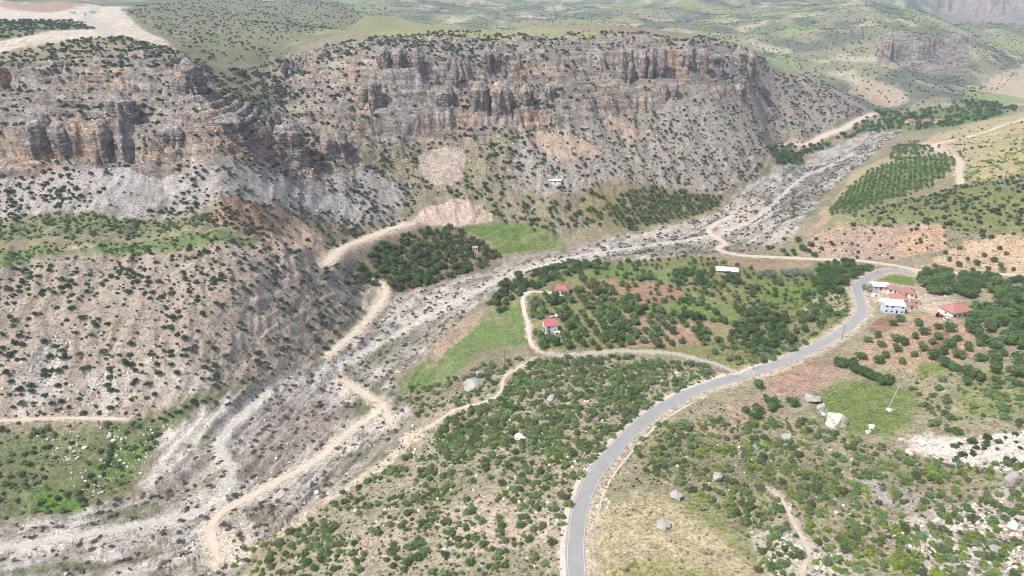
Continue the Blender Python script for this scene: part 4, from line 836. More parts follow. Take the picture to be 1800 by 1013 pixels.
for cat, kinds in KINDS.items():
    idx = [i for i in range(len(sx)) if ok[i] and SITES[i][0] in kinds and 4 < PX[i] < 1796 and 6 < PY[i] < 1008]
    idx.sort(key=lambda i: -sr[i] / PD[i]); n = 0; qs = np.quantile([sr[i] for i in idx[:MAXN[cat]]], (.33, .67))
    for i in idx:
        if n >= MAXN[cat]: break
        if hidden(i): continue
        kind = SITES[i][0]; v = rr_.integers(0, len(VAR[kind])); s = sr[i]; lab, grp = LAB[(cat, SITES[i][4])]
        loc = (sx[i], sy[i], szz[i] - .12 * s); rot = (0, 0, rr_.uniform(0, 6.28)); sc_ = (s * rr_.uniform(.9, 1.1), s * rr_.uniform(.9, 1.1), s * rr_.uniform(.8, 1.2))
        if cat == 'tree':
            e = newobj('orchard_tree' if kind == 'fruit_tree' else 'leafy_tree', None); e.location = loc; e.rotation_euler = rot; e.scale = sc_; e.empty_display_size = .1
            newobj('crown', VAR[kind][v], e); newobj('trunk', TRUNKS[v % 3], e); o = e
        else:
            o = newobj(NAME[cat], VAR[kind][v]); o.location = loc; o.rotation_euler = rot; o.scale = sc_
        tag(o, lab_for(i, lab, sc_, qs), cat if cat != 'scrub' else 'bush', grp); taken[i] = True; n += 1

# the rest, too many to be single things: points with instances
def scatter(name, label, cat, pos, scale, meshes, seed=0, flat=1.0):
    n = len(pos)
    if n == 0: return
    me = bpy.data.meshes.new(name); me.vertices.add(n); me.vertices.foreach_set('co', np.ascontiguousarray(pos, np.float32).ravel())
    a = me.attributes.new('size', 'FLOAT', 'POINT'); a.data.foreach_set('value', np.asarray(scale, np.float32))
    r = np.random.default_rng(seed); a = me.attributes.new('turn', 'FLOAT', 'POINT'); a.data.foreach_set('value', r.uniform(0, 6.283, n).astype(np.float32))
    col = bpy.data.collections.new(name + '_shapes')
    for m in meshes:
        s = bpy.data.objects.new(name + '_shape', m); col.objects.link(s)
    g = bpy.data.node_groups.new(name, 'GeometryNodeTree'); g.interface.new_socket('Geometry', in_out='INPUT', socket_type='NodeSocketGeometry'); g.interface.new_socket('Geometry', in_out='OUTPUT', socket_type='NodeSocketGeometry')
    N = g.nodes.new; gi = N('NodeGroupInput'); go = N('NodeGroupOutput'); ip = N('GeometryNodeInstanceOnPoints'); ci_ = N('GeometryNodeCollectionInfo'); ci_.inputs['Collection'].default_value = col; ci_.inputs['Separate Children'].default_value = True; ci_.inputs['Reset Children'].default_value = True
    na = N('GeometryNodeInputNamedAttribute'); na.data_type = 'FLOAT'; na.inputs['Name'].default_value = 'size'; nb = N('GeometryNodeInputNamedAttribute'); nb.data_type = 'FLOAT'; nb.inputs['Name'].default_value = 'turn'
    cx = N('ShaderNodeCombineXYZ'); ip.inputs['Pick Instance'].default_value = True
    g.links.new(gi.outputs[0], ip.inputs['Points']); g.links.new(ci_.outputs[0], ip.inputs['Instance']); g.links.new(nb.outputs[0], cx.inputs['Z']); g.links.new(cx.outputs[0], ip.inputs['Rotation']); g.links.new(na.outputs[0], ip.inputs['Scale']); g.links.new(ip.outputs[0], go.inputs[0])
    o = newobj(name, me); md = o.modifiers.new('instances', 'NODES'); md.node_group = g
    tag(o, label, cat, kind='stuff'); return o
STF = {'shrub': ('green_scrub', 'low green shrubs covering the slopes', 'scrub'), 'lime_shrub': ('pale_green_scrub', 'yellow green shrubs scattered over the slopes', 'scrub'), 'dark_bush': ('dark_scrub', 'small dark bushes dotting the canyon slopes and ledges', 'scrub'), 'fruit_tree': ('orchard_foliage', 'further orchard trees on the terraces and far fields', 'orchard'), 'silver_tree': ('silver_foliage', 'further silver grey trees of the hedge', 'woodland'), 'grove_tree': ('woodland', 'further dark trees of the groves and far valley', 'woodland'), 'tuft': ('grass', 'tufts of rough green grass on the meadows and fields', 'grass'), 'heath': ('heath', 'low grey green heath growing between the larger shrubs', 'heath'), 'dry_scrub': ('riverbed_scrub', 'grey brown scrub spread over the gravel riverbed', 'scrub')}
for kind, (nm, lab, cat) in STF.items():
    for far in (False, True):
        ii = np.array([i for i in range(len(sx)) if ok[i] and not taken[i] and SITES[i][0] == kind and (PD[i] > 520) == far], int)
        scatter(nm if not far else 'distant_' + nm, lab if not far else lab + ', seen far off', cat, np.stack([sx[ii], sy[ii], szz[ii] - .1 * sr[ii]], 1) if len(ii) else [], sr[ii] if len(ii) else [], VAR[kind + ('_far' if far else '')], 11)
# ------------------------------------------------------------------ rock spires and buttresses standing out of the canyon wall, boulders
def fbm3(p, wl, octs, s):
    return (fbm(p[:, 0] + p[:, 2] * .7, p[:, 1] + p[:, 2] * .31, wl, octs, s) + fbm(p[:, 1] - p[:, 2] * .6, p[:, 0] + p[:, 2] * .9, wl, octs, s + 5)) * .7
def spire(name, px, py, wpx, hpx, seed, label, cat='rock', broad=1.0, top=.35, buffc=.5):
    x, y, z = seen(px, py); _, _, d = proj(x, y, z); w = wpx * d / F; h = hpx * d / F * 1.05; r = np.random.default_rng(seed)
    K, R = 44, 46; a = np.linspace(0, 6.2832, K, endpoint=False); tz = np.linspace(0, 1, R); co = []
    prof = np.interp(tz, [0, .12, .5, .8, .93, 1], [1.12, 1.0, .92 + r.uniform(-.12, .12), .6 + top * .5, top * .8, .05])
    sq = lambda q_: 1.0 / (abs(math.cos(q_ + seed)) ** 5 + abs(math.sin(q_ + seed)) ** 5) ** .2
    for i, t in enumerate(tz):
        for q_ in a: co.append((math.cos(q_) * prof[i] * w * .5 * sq(q_), math.sin(q_) * prof[i] * w * .5 * broad * sq(q_), t * (h + 8) - 8))
    co = np.array(co); ang = np.tile(a, R); zz_ = co[:, 2]
    fl = ridged(np.cos(ang) * w * .5 + seed * 11, np.sin(ang) * w * .5 + zz_ * .12, max(w * .30, 2.2), 3, seed)       # upright flutes and clefts
    n = fbm3(co + seed * 37.0, w * .6, 4, seed); lay = (zz_ + fbm(co[:, 0] + seed, co[:, 1], 5, 2, seed) * 1.6) / 2.3; lay = lay - np.floor(lay)
    k = .82 + (fl - .4) * .38 + n * .40 + (sstep(.0, .2, lay) - .5) * .13
    co[:, 0] *= k; co[:, 1] *= k; co[:, 2] += fbm(co[:, 0] + seed * 9, co[:, 1], w * .35, 3, seed + 2) * w * .30 * sstep(.5, 1, np.repeat(tz, K)); lx = r.uniform(-.08, .08); co[:, 0] += np.maximum(co[:, 2], 0) * lx
    co[:, 1] += w * .62 * broad; co += np.array([x, y, z])
    v = np.arange(K * R).reshape(R, K); vv = np.roll(v, -1, 1); qd = np.stack([v[:-1], vv[:-1], vv[1:], v[1:]], -1).reshape(-1, 4)
    bf = sstep(0, .3, fbm(co[:, 0], co[:, 2] * 1.5, w * .8, 3, seed + 3) + (buffc - .5) * .5)
    cc = lin((170, 161, 154)) * (1 - bf[:, None] * .7) + lin((190, 168, 148)) * bf[:, None] * .7
    o = big_mesh(name, co, qd, np.clip(cc * .9, 0, 1), 'limestone_wall', smooth=False); c0 = Vector((x, y, z)); o.data.transform(Matrix.Translation(-c0)); o.location = c0
    tag(o, label, cat, 'rock spires of the canyon wall'); return o
SP = [  # px, py of the foot, width px, height px, top, buff, words
 (62, 288, 54, 78, .5, .3, 'broad rounded grey buttress low in the cliff left of its twin'), (108, 290, 50, 70, .55, .35, 'rounded grey buttress right of its broader twin in the left cliff'),
 (205, 215, 46, 46, .5, .35, 'tall narrow grey rib between orange cliff faces under the plateau'), (172, 278, 36, 56, .5, .75, 'stubby buff buttress at the foot of the narrow grey rib'), (322, 168, 50, 58, .35, .2, 'wide grey leaning slab beside the orange overhang'),
 (300, 262, 44, 36, .8, .5, 'low blocky outcrop under the long ledge of the left cliff'), (395, 250, 60, 40, .85, .5, 'flat topped block with a dark hollow in the left cliff'), (500, 278, 56, 52, .75, .6, 'streaked buff block near the end of the left cliff'), (582, 284, 50, 42, .7, .7, 'last rounded block at the end of the left cliff'),
 (660, 200, 26, 60, .4, .3, 'pointed grey spire on the ledges left of the domes'), (640, 190, 22, 40, .5, .3, 'small grey spire beside a taller pointed one'), (735, 134, 22, 46, .6, .5, 'square buff column high in the central cliff'), (700, 124, 22, 36, .7, .3, 'grey column left of the square buff one'), (675, 122, 24, 36, .7, .3, 'grey column beside the notch in the upper cliff'), (797, 160, 16, 50, .45, .6, 'thin leaning buff pillar above the domes'), (872, 130, 20, 40, .6, .7, 'buff tower at the end of the upper cliff band'), (855, 122, 18, 34, .7, .4, 'grey tower beside the buff end tower'),
 (780, 198, 40, 40, .7, .4, 'smooth grey dome, first of the row in the central cliff'), (840, 202, 38, 50, .7, .45, 'tall smooth dome with a dark hollow at its foot'), (880, 212, 44, 60, .6, .75, 'big orange faced dome beside the hollow'), (925, 188, 28, 36, .6, .6, 'buff knob right of the big orange dome'), (966, 176, 24, 26, .6, .5, 'small knob at the end of the dome row'),
 (1096, 148, 15, 66, .3, .7, 'pale thin needle, tallest of the eastern pinnacles'), (1104, 150, 20, 42, .25, .8, 'pointed buff pinnacle at the foot of the tall needle'), (1128, 146, 18, 54, .5, .4, 'fluted grey pinnacle right of the tall needle'), (1142, 146, 15, 56, .45, .35, 'narrow fluted pinnacle in the eastern row'), (1160, 142, 18, 60, .3, .4, 'sharp pale tipped pinnacle in the eastern row'), (1206, 128, 28, 38, .75, .8, 'squat buff tower in the eastern row'), (1234, 130, 20, 40, .75, .8, 'buff tower with a split beside its squat neighbour'), (1262, 128, 26, 30, .8, .4, 'grey flat tower in the eastern row'), (1302, 134, 28, 46, .5, .7, 'bright tipped buff tower at the eastern end'), (1320, 138, 20, 44, .6, .7, 'buff tower at the very eastern end of the pinnacles'), (1170, 184, 14, 40, .3, .6, 'small pointed pinnacle below the eastern row'), (1186, 180, 16, 34, .5, .3, 'dark fluted stub below the eastern row'), (1300, 178, 28, 26, .7, .7, 'low buff block below the eastern towers'), (1346, 180, 16, 26, .5, .7, 'low buff pillar east of the pinnacles'),
 (1562, 106, 20, 36, .7, .8, 'buff corner tower of the distant cliff'), 
]
for i, (px, py, w, h, tp, bf, words) in enumerate(SP): spire('rock_spire', px, py, w, h, 40 + i * 3, words, top=tp, buffc=bf)

def rock_mesh(seed, cuts=11, sub=4):
    bm = bmesh.new(); bmesh.ops.create_icosphere(bm, subdivisions=sub, radius=1.0); r = np.random.default_rng(seed)
    co = np.array([v.co[:] for v in bm.verts]); 
    for k in range(cuts):
        n = r.normal(size=3); n /= np.linalg.norm(n); dd = r.uniform(.55, .85); s = co @ n; ex = np.maximum(s - dd, 0); co -= ex[:, None] * n * .92
    co *= (1 + fbm3(co + seed * 3.1, .9, 3, seed) * .34 + (ridged(co[:, 0] + seed, co[:, 1] + co[:, 2] * .6, .7, 2, seed) - .4) * .12)[:, None]
    for v, c in zip(bm.verts, co): v.co = c
    me = bpy.data.meshes.new('boulder'); bm.to_mesh(me); bm.free(); return me
def boulder(px, py, wpx, hpx, m, label, seed):
    x, y, z = seen(px, py); _, _, d = proj(x, y, z); w = wpx * d / F / 2; h = hpx * d / F / 2
    me = rock_mesh(seed); me.materials.append(MATS[m]); o = newobj('boulder', me); o.location = (x, y + w * .4, z + h * .55); o.scale = (w * 1.12, w * .95, h * 1.15); o.rotation_euler = (0, 0, seed * 1.3)
    tag(o, label, 'boulder', 'boulders'); return o
BO = [(1475, 753, 38, 30, 'boulder_pale', 'huge pale pink boulder lying in the green meadow'), (1446, 727, 26, 20, 'boulder_grey', 'big grey boulder at the bushy edge of the meadow'), (1431, 708, 26, 16, 'boulder_grey', 'flat grey boulder behind a bigger one at the meadow edge'), (1448, 731, 8, 6, 'boulder_pale', 'small white stone in front of the big grey boulder'), (1533, 754, 11, 10, 'boulder_pale', 'round white boulder in the meadow beside the huge pale one'), (1527, 762, 11, 8, 'boulder_pale', 'low white boulder touching the round white one'), (1583, 776, 10, 8, 'boulder_pale', 'white boulder where the meadow meets the rubble'),
 (1385, 776, 19, 17, 'boulder_grey', 'grey fluted rock wrapped in shrubs below the meadow'), (1412, 781, 7, 11, 'boulder_grey', 'narrow grey rock beside the fluted one'), (1262, 846, 19, 22, 'boulder_grey', 'pointed dark grey rock in a green shrub by the dry field'), (1301, 804, 8, 13, 'boulder_grey', 'slim upright grey rock among shrubs'), (1330, 790, 12, 9, 'boulder_grey', 'low grey rock north of the slim upright one'), (1776, 858, 24, 36, 'boulder_grey', 'tall grey stone pillar on the white rubble'), (1780, 932, 17, 20, 'boulder_pale', 'upright pale boulder on the stony slope'), (1750, 972, 20, 14, 'boulder_grey', 'rough grey boulder below the upright pale one'), (1190, 878, 24, 14, 'boulder_grey', 'low grey rock at the edge of the dry field'), (1166, 928, 26, 12, 'boulder_grey', 'broken grey rocks in the middle of the dry field'), (1350, 942, 14, 11, 'boulder_grey', 'grey rock beside the goat path'), (1354, 982, 14, 15, 'boulder_grey', 'leaning grey rock below the goat path bend'), (1497, 813, 8, 8, 'boulder_pale', 'round white stone on brown ground below the meadow'), (1496, 828, 6, 5, 'boulder_pale', 'tiny white stone below a round one'),
 (832, 686, 36, 22, 'boulder_grey', 'broad grey rock by the slope path'), (846, 660, 16, 10, 'boulder_grey', 'grey rock above the slope path'), (914, 774, 18, 10, 'boulder_pale', 'pale flat rock among the slope shrubs'), (969, 703, 20, 8, 'boulder_grey', 'long grey rock among dense shrubs'), (1053, 895, 14, 8, 'boulder_pale', 'pinkish flat rock beside the asphalt road'), (1215, 932, 9, 7, 'boulder_grey', 'small grey rock on the dry field'), (1600, 800, 16, 10, 'boulder_pale', 'white slab at the corner of the rubble'), (1620, 784, 14, 12, 'boulder_pale', 'white block on top of the rubble'), (1470, 905, 10, 7, 'boulder_pale', 'pale stone between shrubs'), (1655, 960, 18, 10, 'boulder_grey', 'flat grey boulder on pale gravel'), (1690, 1000, 16, 10, 'boulder_grey', 'grey boulder at the pale gravel edge'),
 (192, 771, 10, 8, 'boulder_pale', 'white boulder on the grassy bank'), (199, 777, 9, 7, 'boulder_pale', 'white boulder touching another on the grassy bank'), (149, 789, 8, 6, 'boulder_pale', 'white stone among bushes of the grassy bank'), (228, 690, 6, 9, 'boulder_pale', 'upright white stone at the brown hill foot'), (176, 840, 8, 5, 'boulder_pale', 'flat white stone on bright turf'), (545, 858, 16, 16, 'boulder_grey', 'grey boulder in the shrubs beside the riverbed track'), (556, 868, 9, 7, 'boulder_pale', 'pale stone beside the grey riverbed boulder'), (25, 940, 60, 26, 'boulder_grey', 'big gravel hummock at the riverbed edge')]
for i, b_ in enumerate(BO[:-1]): boulder(*b_, 300 + i)
# loose stones: rubble fields and bank
RK = [rock_mesh(900 + i, 7, 2) for i in range(4)]
for m_ in RK: m_.materials.append(MATS['boulder_pale'])
RKG = [m_.copy() for m_ in RK]
for m_ in RKG: m_.materials[0] = MATS['boulder_grey']
def stones(name, label, polys, n, r0, r1, seed):
    P_, S_ = [], []; r = np.random.default_rng(seed)
    for pp, k in zip(polys, n):
        poly = gpoly(pp); lo = poly.min(0); hi = poly.max(0); x = r.uniform(lo[0], hi[0], k * 3); y = r.uniform(lo[1], hi[1], k * 3); q_ = (poly_sd(x, y, poly, 1) > 0) & (fbm(x, y, 12, 2, seed) > -.12)
        for L_, w_ in RL: q_ &= line_dist(x, y, L_)[0] > w_ / 2 + 1.0
        x = x[q_][:k]; y = y[q_][:k]
        s = r0 + (r1 - r0) * r.uniform(size=len(x)) ** 3; P_.append(np.stack([x, y, hz(x, y) + s * .1], 1)); S_.append(s)
    scatter(name, label, 'stones', np.concatenate(P_), np.concatenate(S_), RK, seed)
stones('rubble', 'loose white limestone rubble on the right hand slope', [[(1585, 778), (1720, 768), (1850, 752), (1850, 835), (1660, 815)], [(1560, 930), (1850, 840), (1850, 1080), (1600, 1000)], [(1320, 930), (1450, 955), (1500, 1060), (1350, 1060)], [(1100, 760), (1420, 740), (1600, 800), (1560, 930), (1330, 930)]], [2600, 2200, 600, 260], .10, .62, 31)
stones('bank_stones', 'white stones strewn over the grassy bank', [[(60, 760), (300, 745), (250, 830), (150, 880)], [(0, 640), (140, 560), (300, 640), (230, 730), (0, 735)]], [320, 300], .15, .8, 32)
stones('scree_stones', 'pale stones on the scree and talus slopes', [[(0, 385), (640, 400), (640, 292), (0, 296)], [(640, 245), (1300, 200), (1360, 250), (1000, 345), (800, 340)], [(740, 700), (1250, 650), (1000, 1000), (500, 1000)]], [900, 1100, 500], .2, .9, 33)
stones('river_stones', 'pale cobbles and blocks in the gravel riverbed', [[(0, 1010), (0, 935), (240, 870), (400, 712), (570, 640), (700, 530), (1000, 445), (1000, 458), (850, 528), (690, 670), (726, 730), (600, 850), (440, 970), (390, 1070)]], [1800], .15, .7, 34)

# ------------------------------------------------------------------ buildings
for nm_, c_, ro_ in (('plaster_white', (222, 220, 214), .9), ('plaster_blue', (196, 208, 218), .9), ('plaster_cream', (214, 204, 190), .9), ('roof_red', (168, 120, 106), .85), ('roof_rose', (172, 104, 108), .7), ('roof_rust', (158, 116, 102), .9), ('sheet_white', (226, 226, 224), .6), ('glass_dark', (52, 58, 66), .25), ('wood_dark', (84, 68, 56), .9), ('concrete', (176, 172, 166), .95), ('tarp_white', (232, 231, 226), .7), ('pole_wood', (112, 100, 88), .95), ('metal_grey', (150, 152, 154), .5), ('paint_red', (150, 48, 40), .5), ('rubber', (34, 34, 36), .9)): mat(nm_, c_, ro_, .12, .7, .03)
class MB:
    def __init__(s): s.v = []; s.f = []
    def poly(s, pts_): n = len(s.v); s.v += [tuple(p) for p in pts_]; s.f.append(tuple(range(n, n + len(pts_)))); return s
    def hull(s, vs, fs): n = len(s.v); s.v += [tuple(p) for p in vs]; s.f += [tuple(i + n for i in f) for f in fs]; return s
    def box(s, x0, x1, y0, y1, z0, z1): return s.hull([(x0, y0, z0), (x1, y0, z0), (x1, y1, z0), (x0, y1, z0), (x0, y0, z1), (x1, y0, z1), (x1, y1, z1), (x0, y1, z1)], [(3, 2, 1, 0), (4, 5, 6, 7), (0, 1, 5, 4), (1, 2, 6, 5), (2, 3, 7, 6), (3, 0, 4, 7)])
    def cyl(s, p0, p1, r0, r1, k=8):
        p0 = Vector(p0); p1 = Vector(p1); d = (p1 - p0).normalized(); a = d.orthogonal().normalized(); b = d.cross(a); vs = []
        for p, r in ((p0, r0), (p1, r1)): vs += [p + (a * math.cos(6.2832 * i / k) + b * math.sin(6.2832 * i / k)) * r for i in range(k)]
        return s.hull(vs, [(i, (i + 1) % k, k + (i + 1) % k, k + i) for i in range(k)] + [tuple(range(k))[::-1], tuple(range(k, 2 * k))])
    def build(s, name, m, parent=None):
        me = bpy.data.meshes.new(name); me.from_pydata(s.v, [], s.f); me.update(); me.materials.append(MATS[m]); return newobj(name, me, parent)
def empty_at(name, px, py, rot, label, cat, dz=0, group=None):
    x, y, z = seen(px, py); e = newobj(name, None); e.location = (x, y, z + dz); e.rotation_euler = (0, 0, math.radians(rot)); e.empty_display_size = .1; tag(e, label, cat, group); return e
def hip(m_, w, d, z, rise, ov, kind='hip', th=.18):
    x0, x1, y0, y1 = -w / 2 - ov, w / 2 + ov, -d / 2 - ov, d / 2 + ov; e = min(d, w) / 2 + ov
    if kind == 'hip': a, b = (x0 + e * .95, 0, z + rise), (x1 - e * .95, 0, z + rise)
    else: a, b = (x0, 0, z + rise), (x1, 0, z + rise)
    c = [(x0, y0, z), (x1, y0, z), (x1, y1, z), (x0, y1, z)]; lo = [(p[0], p[1], p[2] - th) for p in c]
    vs = c + [a, b] + lo
    fs = [(0, 1, 5, 4), (2, 3, 4, 5), (1, 2, 5), (3, 0, 4), (6, 7, 1, 0), (7, 8, 2, 1), (8, 9, 3, 2), (9, 6, 0, 3), (9, 8, 7, 6)]
    return m_.hull(vs, fs)
def house(name, px, py, rot, w, d, h, roof, wallm, roofm, label, wins=3, rise=2.2, ov=.5, chim=True, door=True, cat='house', ridges=True):
    e = empty_at(name, px, py, rot, label, cat)
    wl = MB().box(-w / 2, w / 2, -d / 2, d / 2, -1.5, h).build('wall', wallm, e)
    if roof in ('hip', 'gable'):
        rf = hip(MB(), w, d, h + .12, rise, ov, roof).build('roof', roofm, e)
        if roof == 'gable':
            for s in (-1, 1): MB().hull([(s * w / 2, -d / 2, h), (s * w / 2, d / 2, h), (s * w / 2, 0, h + rise * .9), (s * (w / 2 - .2), -d / 2, h), (s * (w / 2 - .2), d / 2, h), (s * (w / 2 - .2), 0, h + rise * .9)], [(0, 1, 2), (5, 4, 3), (0, 3, 4, 1), (1, 4, 5, 2), (2, 5, 3, 0)]).build('gable', wallm, e)
        if ridges:
            ex = min(d, w) / 2 + ov; a, b = ((-w / 2 - ov + ex * .95, 0, h + .16 + rise), (w / 2 + ov - ex * .95, 0, h + .16 + rise)) if roof == 'hip' else ((-w / 2 - ov, 0, h + .16 + rise), (w / 2 + ov, 0, h + .16 + rise)); MB().cyl(a, b, .12, .12, 6).build('ridge_cap', roofm, rf)
            for k in range(int((w + 2 * ov) / .9)):   # standing ribs of the roof sheets
                xx = -w / 2 - ov + .45 + k * .9; lim = 1.0 if roof == 'gable' else min(1.0, (w / 2 + ov - abs(xx)) / ex)
                if lim > .15:
                    for s in (-1, 1): MB().hull([(xx - .05, s * (d / 2 + ov), h + .15), (xx + .05, s * (d / 2 + ov), h + .15), (xx + .05, s * (d / 2 + ov) * (1 - lim), h + .18 + rise * lim), (xx - .05, s * (d / 2 + ov) * (1 - lim), h + .18 + rise * lim)], [(0, 1, 2, 3) if s < 0 else (3, 2, 1, 0)]).build('rib', roofm, rf)
    elif roof == 'shed':
        t = rise; rf = MB().hull([(-w / 2 - ov, -d / 2 - ov, h + .1), (w / 2 + ov, -d / 2 - ov, h + .1), (w / 2 + ov, d / 2 + ov, h + .1 + t), (-w / 2 - ov, d / 2 + ov, h + .1 + t), (-w / 2 - ov, -d / 2 - ov, h - .05), (w / 2 + ov, -d / 2 - ov, h - .05), (w / 2 + ov, d / 2 + ov, h - .05 + t), (-w / 2 - ov, d / 2 + ov, h - .05 + t)], [(0, 1, 2, 3), (7, 6, 5, 4), (0, 4, 5, 1), (1, 5, 6, 2), (2, 6, 7, 3), (3, 7, 4, 0)]).build('roof', roofm, e)
        MB().hull([(-w / 2, -d / 2 + .02, h), (w / 2, -d / 2 + .02, h), (w / 2, d / 2, h + t * .97), (-w / 2, d / 2, h + t * .97), (-w / 2, d / 2, h), (w / 2, d / 2, h)], [(1, 5, 2), (0, 3, 4), (4, 3, 2, 5)]).build('gable', wallm, e)
        for k in range(int((w + 2 * ov) / 1.1)):
            xx = -w / 2 - ov + .5 + k * 1.1; MB().hull([(xx - .05, -d / 2 - ov, h + .16), (xx + .05, -d / 2 - ov, h + .16), (xx + .05, d / 2 + ov, h + .16 + t), (xx - .05, d / 2 + ov, h + .16 + t)], [(0, 1, 2, 3)]).build('rib', roofm, rf)
    else:
        rf = MB().box(-w / 2 - ov, w / 2 + ov, -d / 2 - ov, d / 2 + ov, h, h + .25).build('roof', roofm, e); 
        for sx_ in (-1, 1): MB().box(sx_ * (w / 2 + ov) - (.2 if sx_ > 0 else 0), sx_ * (w / 2 + ov) + (.2 if sx_ < 0 else 0), -d / 2 - ov + .2, d / 2 + ov - .2, h + .25, h + .55).build('parapet', roofm, rf)
    def opening(face, u, z, ww, hh, nm):
        if face == 's': b = (u - ww / 2, u + ww / 2, -d / 2 - .05, -d / 2 + .1)
        elif face == 'w': b = (-w / 2 - .05, -w / 2 + .1, u - ww / 2, u + ww / 2)
        else: b = (w / 2 - .1, w / 2 + .05, u - ww / 2, u + ww / 2)
        if nm == 'window':
            f = MB().box(*b, z, z + hh).build('window', 'plaster_white' if wallm != 'plaster_white' else 'concrete', e)
            q_ = {'s': (b[0] + .1, b[1] - .1, b[2] - .03, b[2] + .02), 'w': (b[0] - .03, b[0] + .02, b[2] + .1, b[3] - .1), 'e': (b[1] - .02, b[1] + .03, b[2] + .1, b[3] - .1)}[face]; MB().box(*q_, z + .1, z + hh - .1).build('pane', 'glass_dark', f)
        else: MB().box(*b, z, z + hh).build('door', 'wood_dark', e)
    for k in range(wins):
        u = -w / 2 + (k + .5) * w / wins
        if door and k == wins // 2: opening('s', u, 0, 1.0, 2.1, 'door')
        else: opening('s', u, 1.0 if h < 4.5 else 3.4, 1.2, 1.2, 'window')
        if h >= 4.5 and not (door and k == wins // 2): opening('s', u, .7, 1.2, 1.2, 'window')
    for f in ('w', 'e'): opening(f, 0, 1.0 if h < 4.5 else 3.4, 1.1, 1.2, 'window')
    if chim: ch = MB().box(w * .18, w * .18 + .6, .3, .9, h, h + rise + .8).build('chimney', 'concrete', rf)
    return e
house('farmhouse', 989, 514, -12, 8.6, 7.0, 3.2, 'hip', 'plaster_white', 'roof_rose', 'white farmhouse with rose red hip roof above a pale yard', rise=1.8)
house('farmhouse', 967, 582, 14, 7.0, 6.4, 4.8, 'shed', 'plaster_white', 'roof_rose', 'tall white farmhouse with slanting rose red roof at the orchard edge', wins=2, rise=1.2, ov=.3, chim=False)
house('shed', 973, 559.5, 6, 5.0, 1.8, 1.6, 'shed', 'concrete', 'sheet_white', 'long low white roofed shed behind the tall farmhouse', wins=1, rise=.4, ov=.25, chim=False, door=True, cat='shed')
house('shed', 979, 588, 4, 3.4, 1.7, 1.5, 'flat', 'sheet_white', 'sheet_white', 'small white flat shed in front of the tall farmhouse', wins=1, rise=.3, ov=.15, chim=False, cat='shed')
house('barn', 1277, 480, -14, 13.0, 6.5, 2.8, 'gable', 'concrete', 'sheet_white', 'long barn with white sheet roof beside the ploughed strip', wins=4, rise=1.3, ov=.8, chim=False, cat='barn')
house('barn', 1545, 507, -8, 8.6, 6.4, 2.6, 'gable', 'concrete', 'sheet_white', 'white roofed barn beside the road bend', wins=3, rise=1.0, ov=.6, chim=False, cat='barn')
house('village_house', 1591, 519, -22, 9.0, 7.0, 3.0, 'hip', 'plaster_cream', 'roof_rust', 'low cream house with rust red roof behind the blue walled house', wins=3, rise=1.9)
house('village_house', 1568, 514, -20, 5.0, 5.0, 2.8, 'gable', 'plaster_white', 'roof_rust', 'small white house with rust roof beside the barn', wins=2, rise=1.2)
house('village_house', 1577, 531, -16, 8.4, 7.0, 3.0, 'hip', 'plaster_cream', 'roof_red', 'cream house with pointed red roof touching the blue walled house', wins=3, rise=2.2)
house('village_house', 1568, 547, -12, 10.6, 6.6, 4.8, 'shed', 'plaster_blue', 'sheet_white', 'pale blue two storey house with white sheet roof', wins=4, rise=.9, ov=.35, chim=False)
house('village_house', 1678, 552, 16, 13.0, 9.0, 3.4, 'hip', 'plaster_white', 'roof_red', 'big white house with wide red hip roof beside the village wood', wins=4, rise=2.6, ov=.8)
house('annex', 1703, 549, 16, 5.0, 5.0, 2.2, 'shed', 'wood_dark', 'roof_rust', 'lean-to with rust roof at the end of the wide red roof', wins=1, rise=1.0, ov=.3, chim=False, cat='shed')
house('shed', 1601, 542, -14, 4.6, 3.2, 2.0, 'shed', 'concrete', 'roof_rust', 'small shed with faded pink roof in the village yard', wins=1, rise=.5, ov=.2, chim=False, cat='shed')
house('shed', 1609, 535, -18, 4.2, 3.0, 1.9, 'gable', 'concrete', 'roof_rust', 'small gabled shed behind the pink roofed one', wins=1, rise=.6, ov=.2, chim=False, cat='shed')
house('hill_house', 976, 321, -4, 9.5, 5.0, 2.2, 'flat', 'plaster_white', 'sheet_white', 'white flat roofed building alone on the talus slope', wins=3, rise=.3, ov=.5, chim=False)
house('hut', 835, 440, 8, 4.2, 3.4, 2.6, 'flat', 'plaster_cream', 'concrete', 'small pale hut among the riverside grove trees', wins=2, rise=.2, ov=.2, chim=False, cat='hut')
for px, py, r_, lb in ((1600, 217, 10, 'distant pale house left of two others in the green valley'), (1628, 218, -12, 'distant pink roofed house between two others in the green valley'), (1650, 216, 20, 'distant house with rust roof right of two others')): house('distant_house', px, py, r_, 11, 8, 4.0, 'hip', 'plaster_cream', 'roof_rust', lb, wins=3, rise=2.0, ridges=False)
# white domed tarps by the barn
def dome(px, py, r_, h, label):
    e = empty_at('tarp_dome', px, py, 20, label, 'tent', group='white domes by the barn'); m_ = MB(); K, R = 16, 7
    for j in range(R):
        for i in range(K): a = 6.2832 * i / K; t = j / (R - 1) * 1.5; k = r_ * math.cos(t) * (1 + .05 * math.sin(i * 4)); m_.v.append((k * math.cos(a), k * math.sin(a) * .85, h * math.sin(t) - .1))
    for j in range(R - 1):
        for i in range(K): m_.f.append((j * K + i, j * K + (i + 1) % K, (j + 1) * K + (i + 1) % K, (j + 1) * K + i))
    m_.build('cover', 'tarp_white', e); MB().box(-.5, .5, -r_ * .86, -r_ * .7, -.1, 1.3).build('opening', 'wood_dark', e); return e
dome(1536, 521, 1.7, 2.3, 'white dome shaped tarp shelter nearest the white roofed barn'); dome(1549, 529, 1.8, 2.0, 'white dome shaped tarp shelter beside the blue walled house')
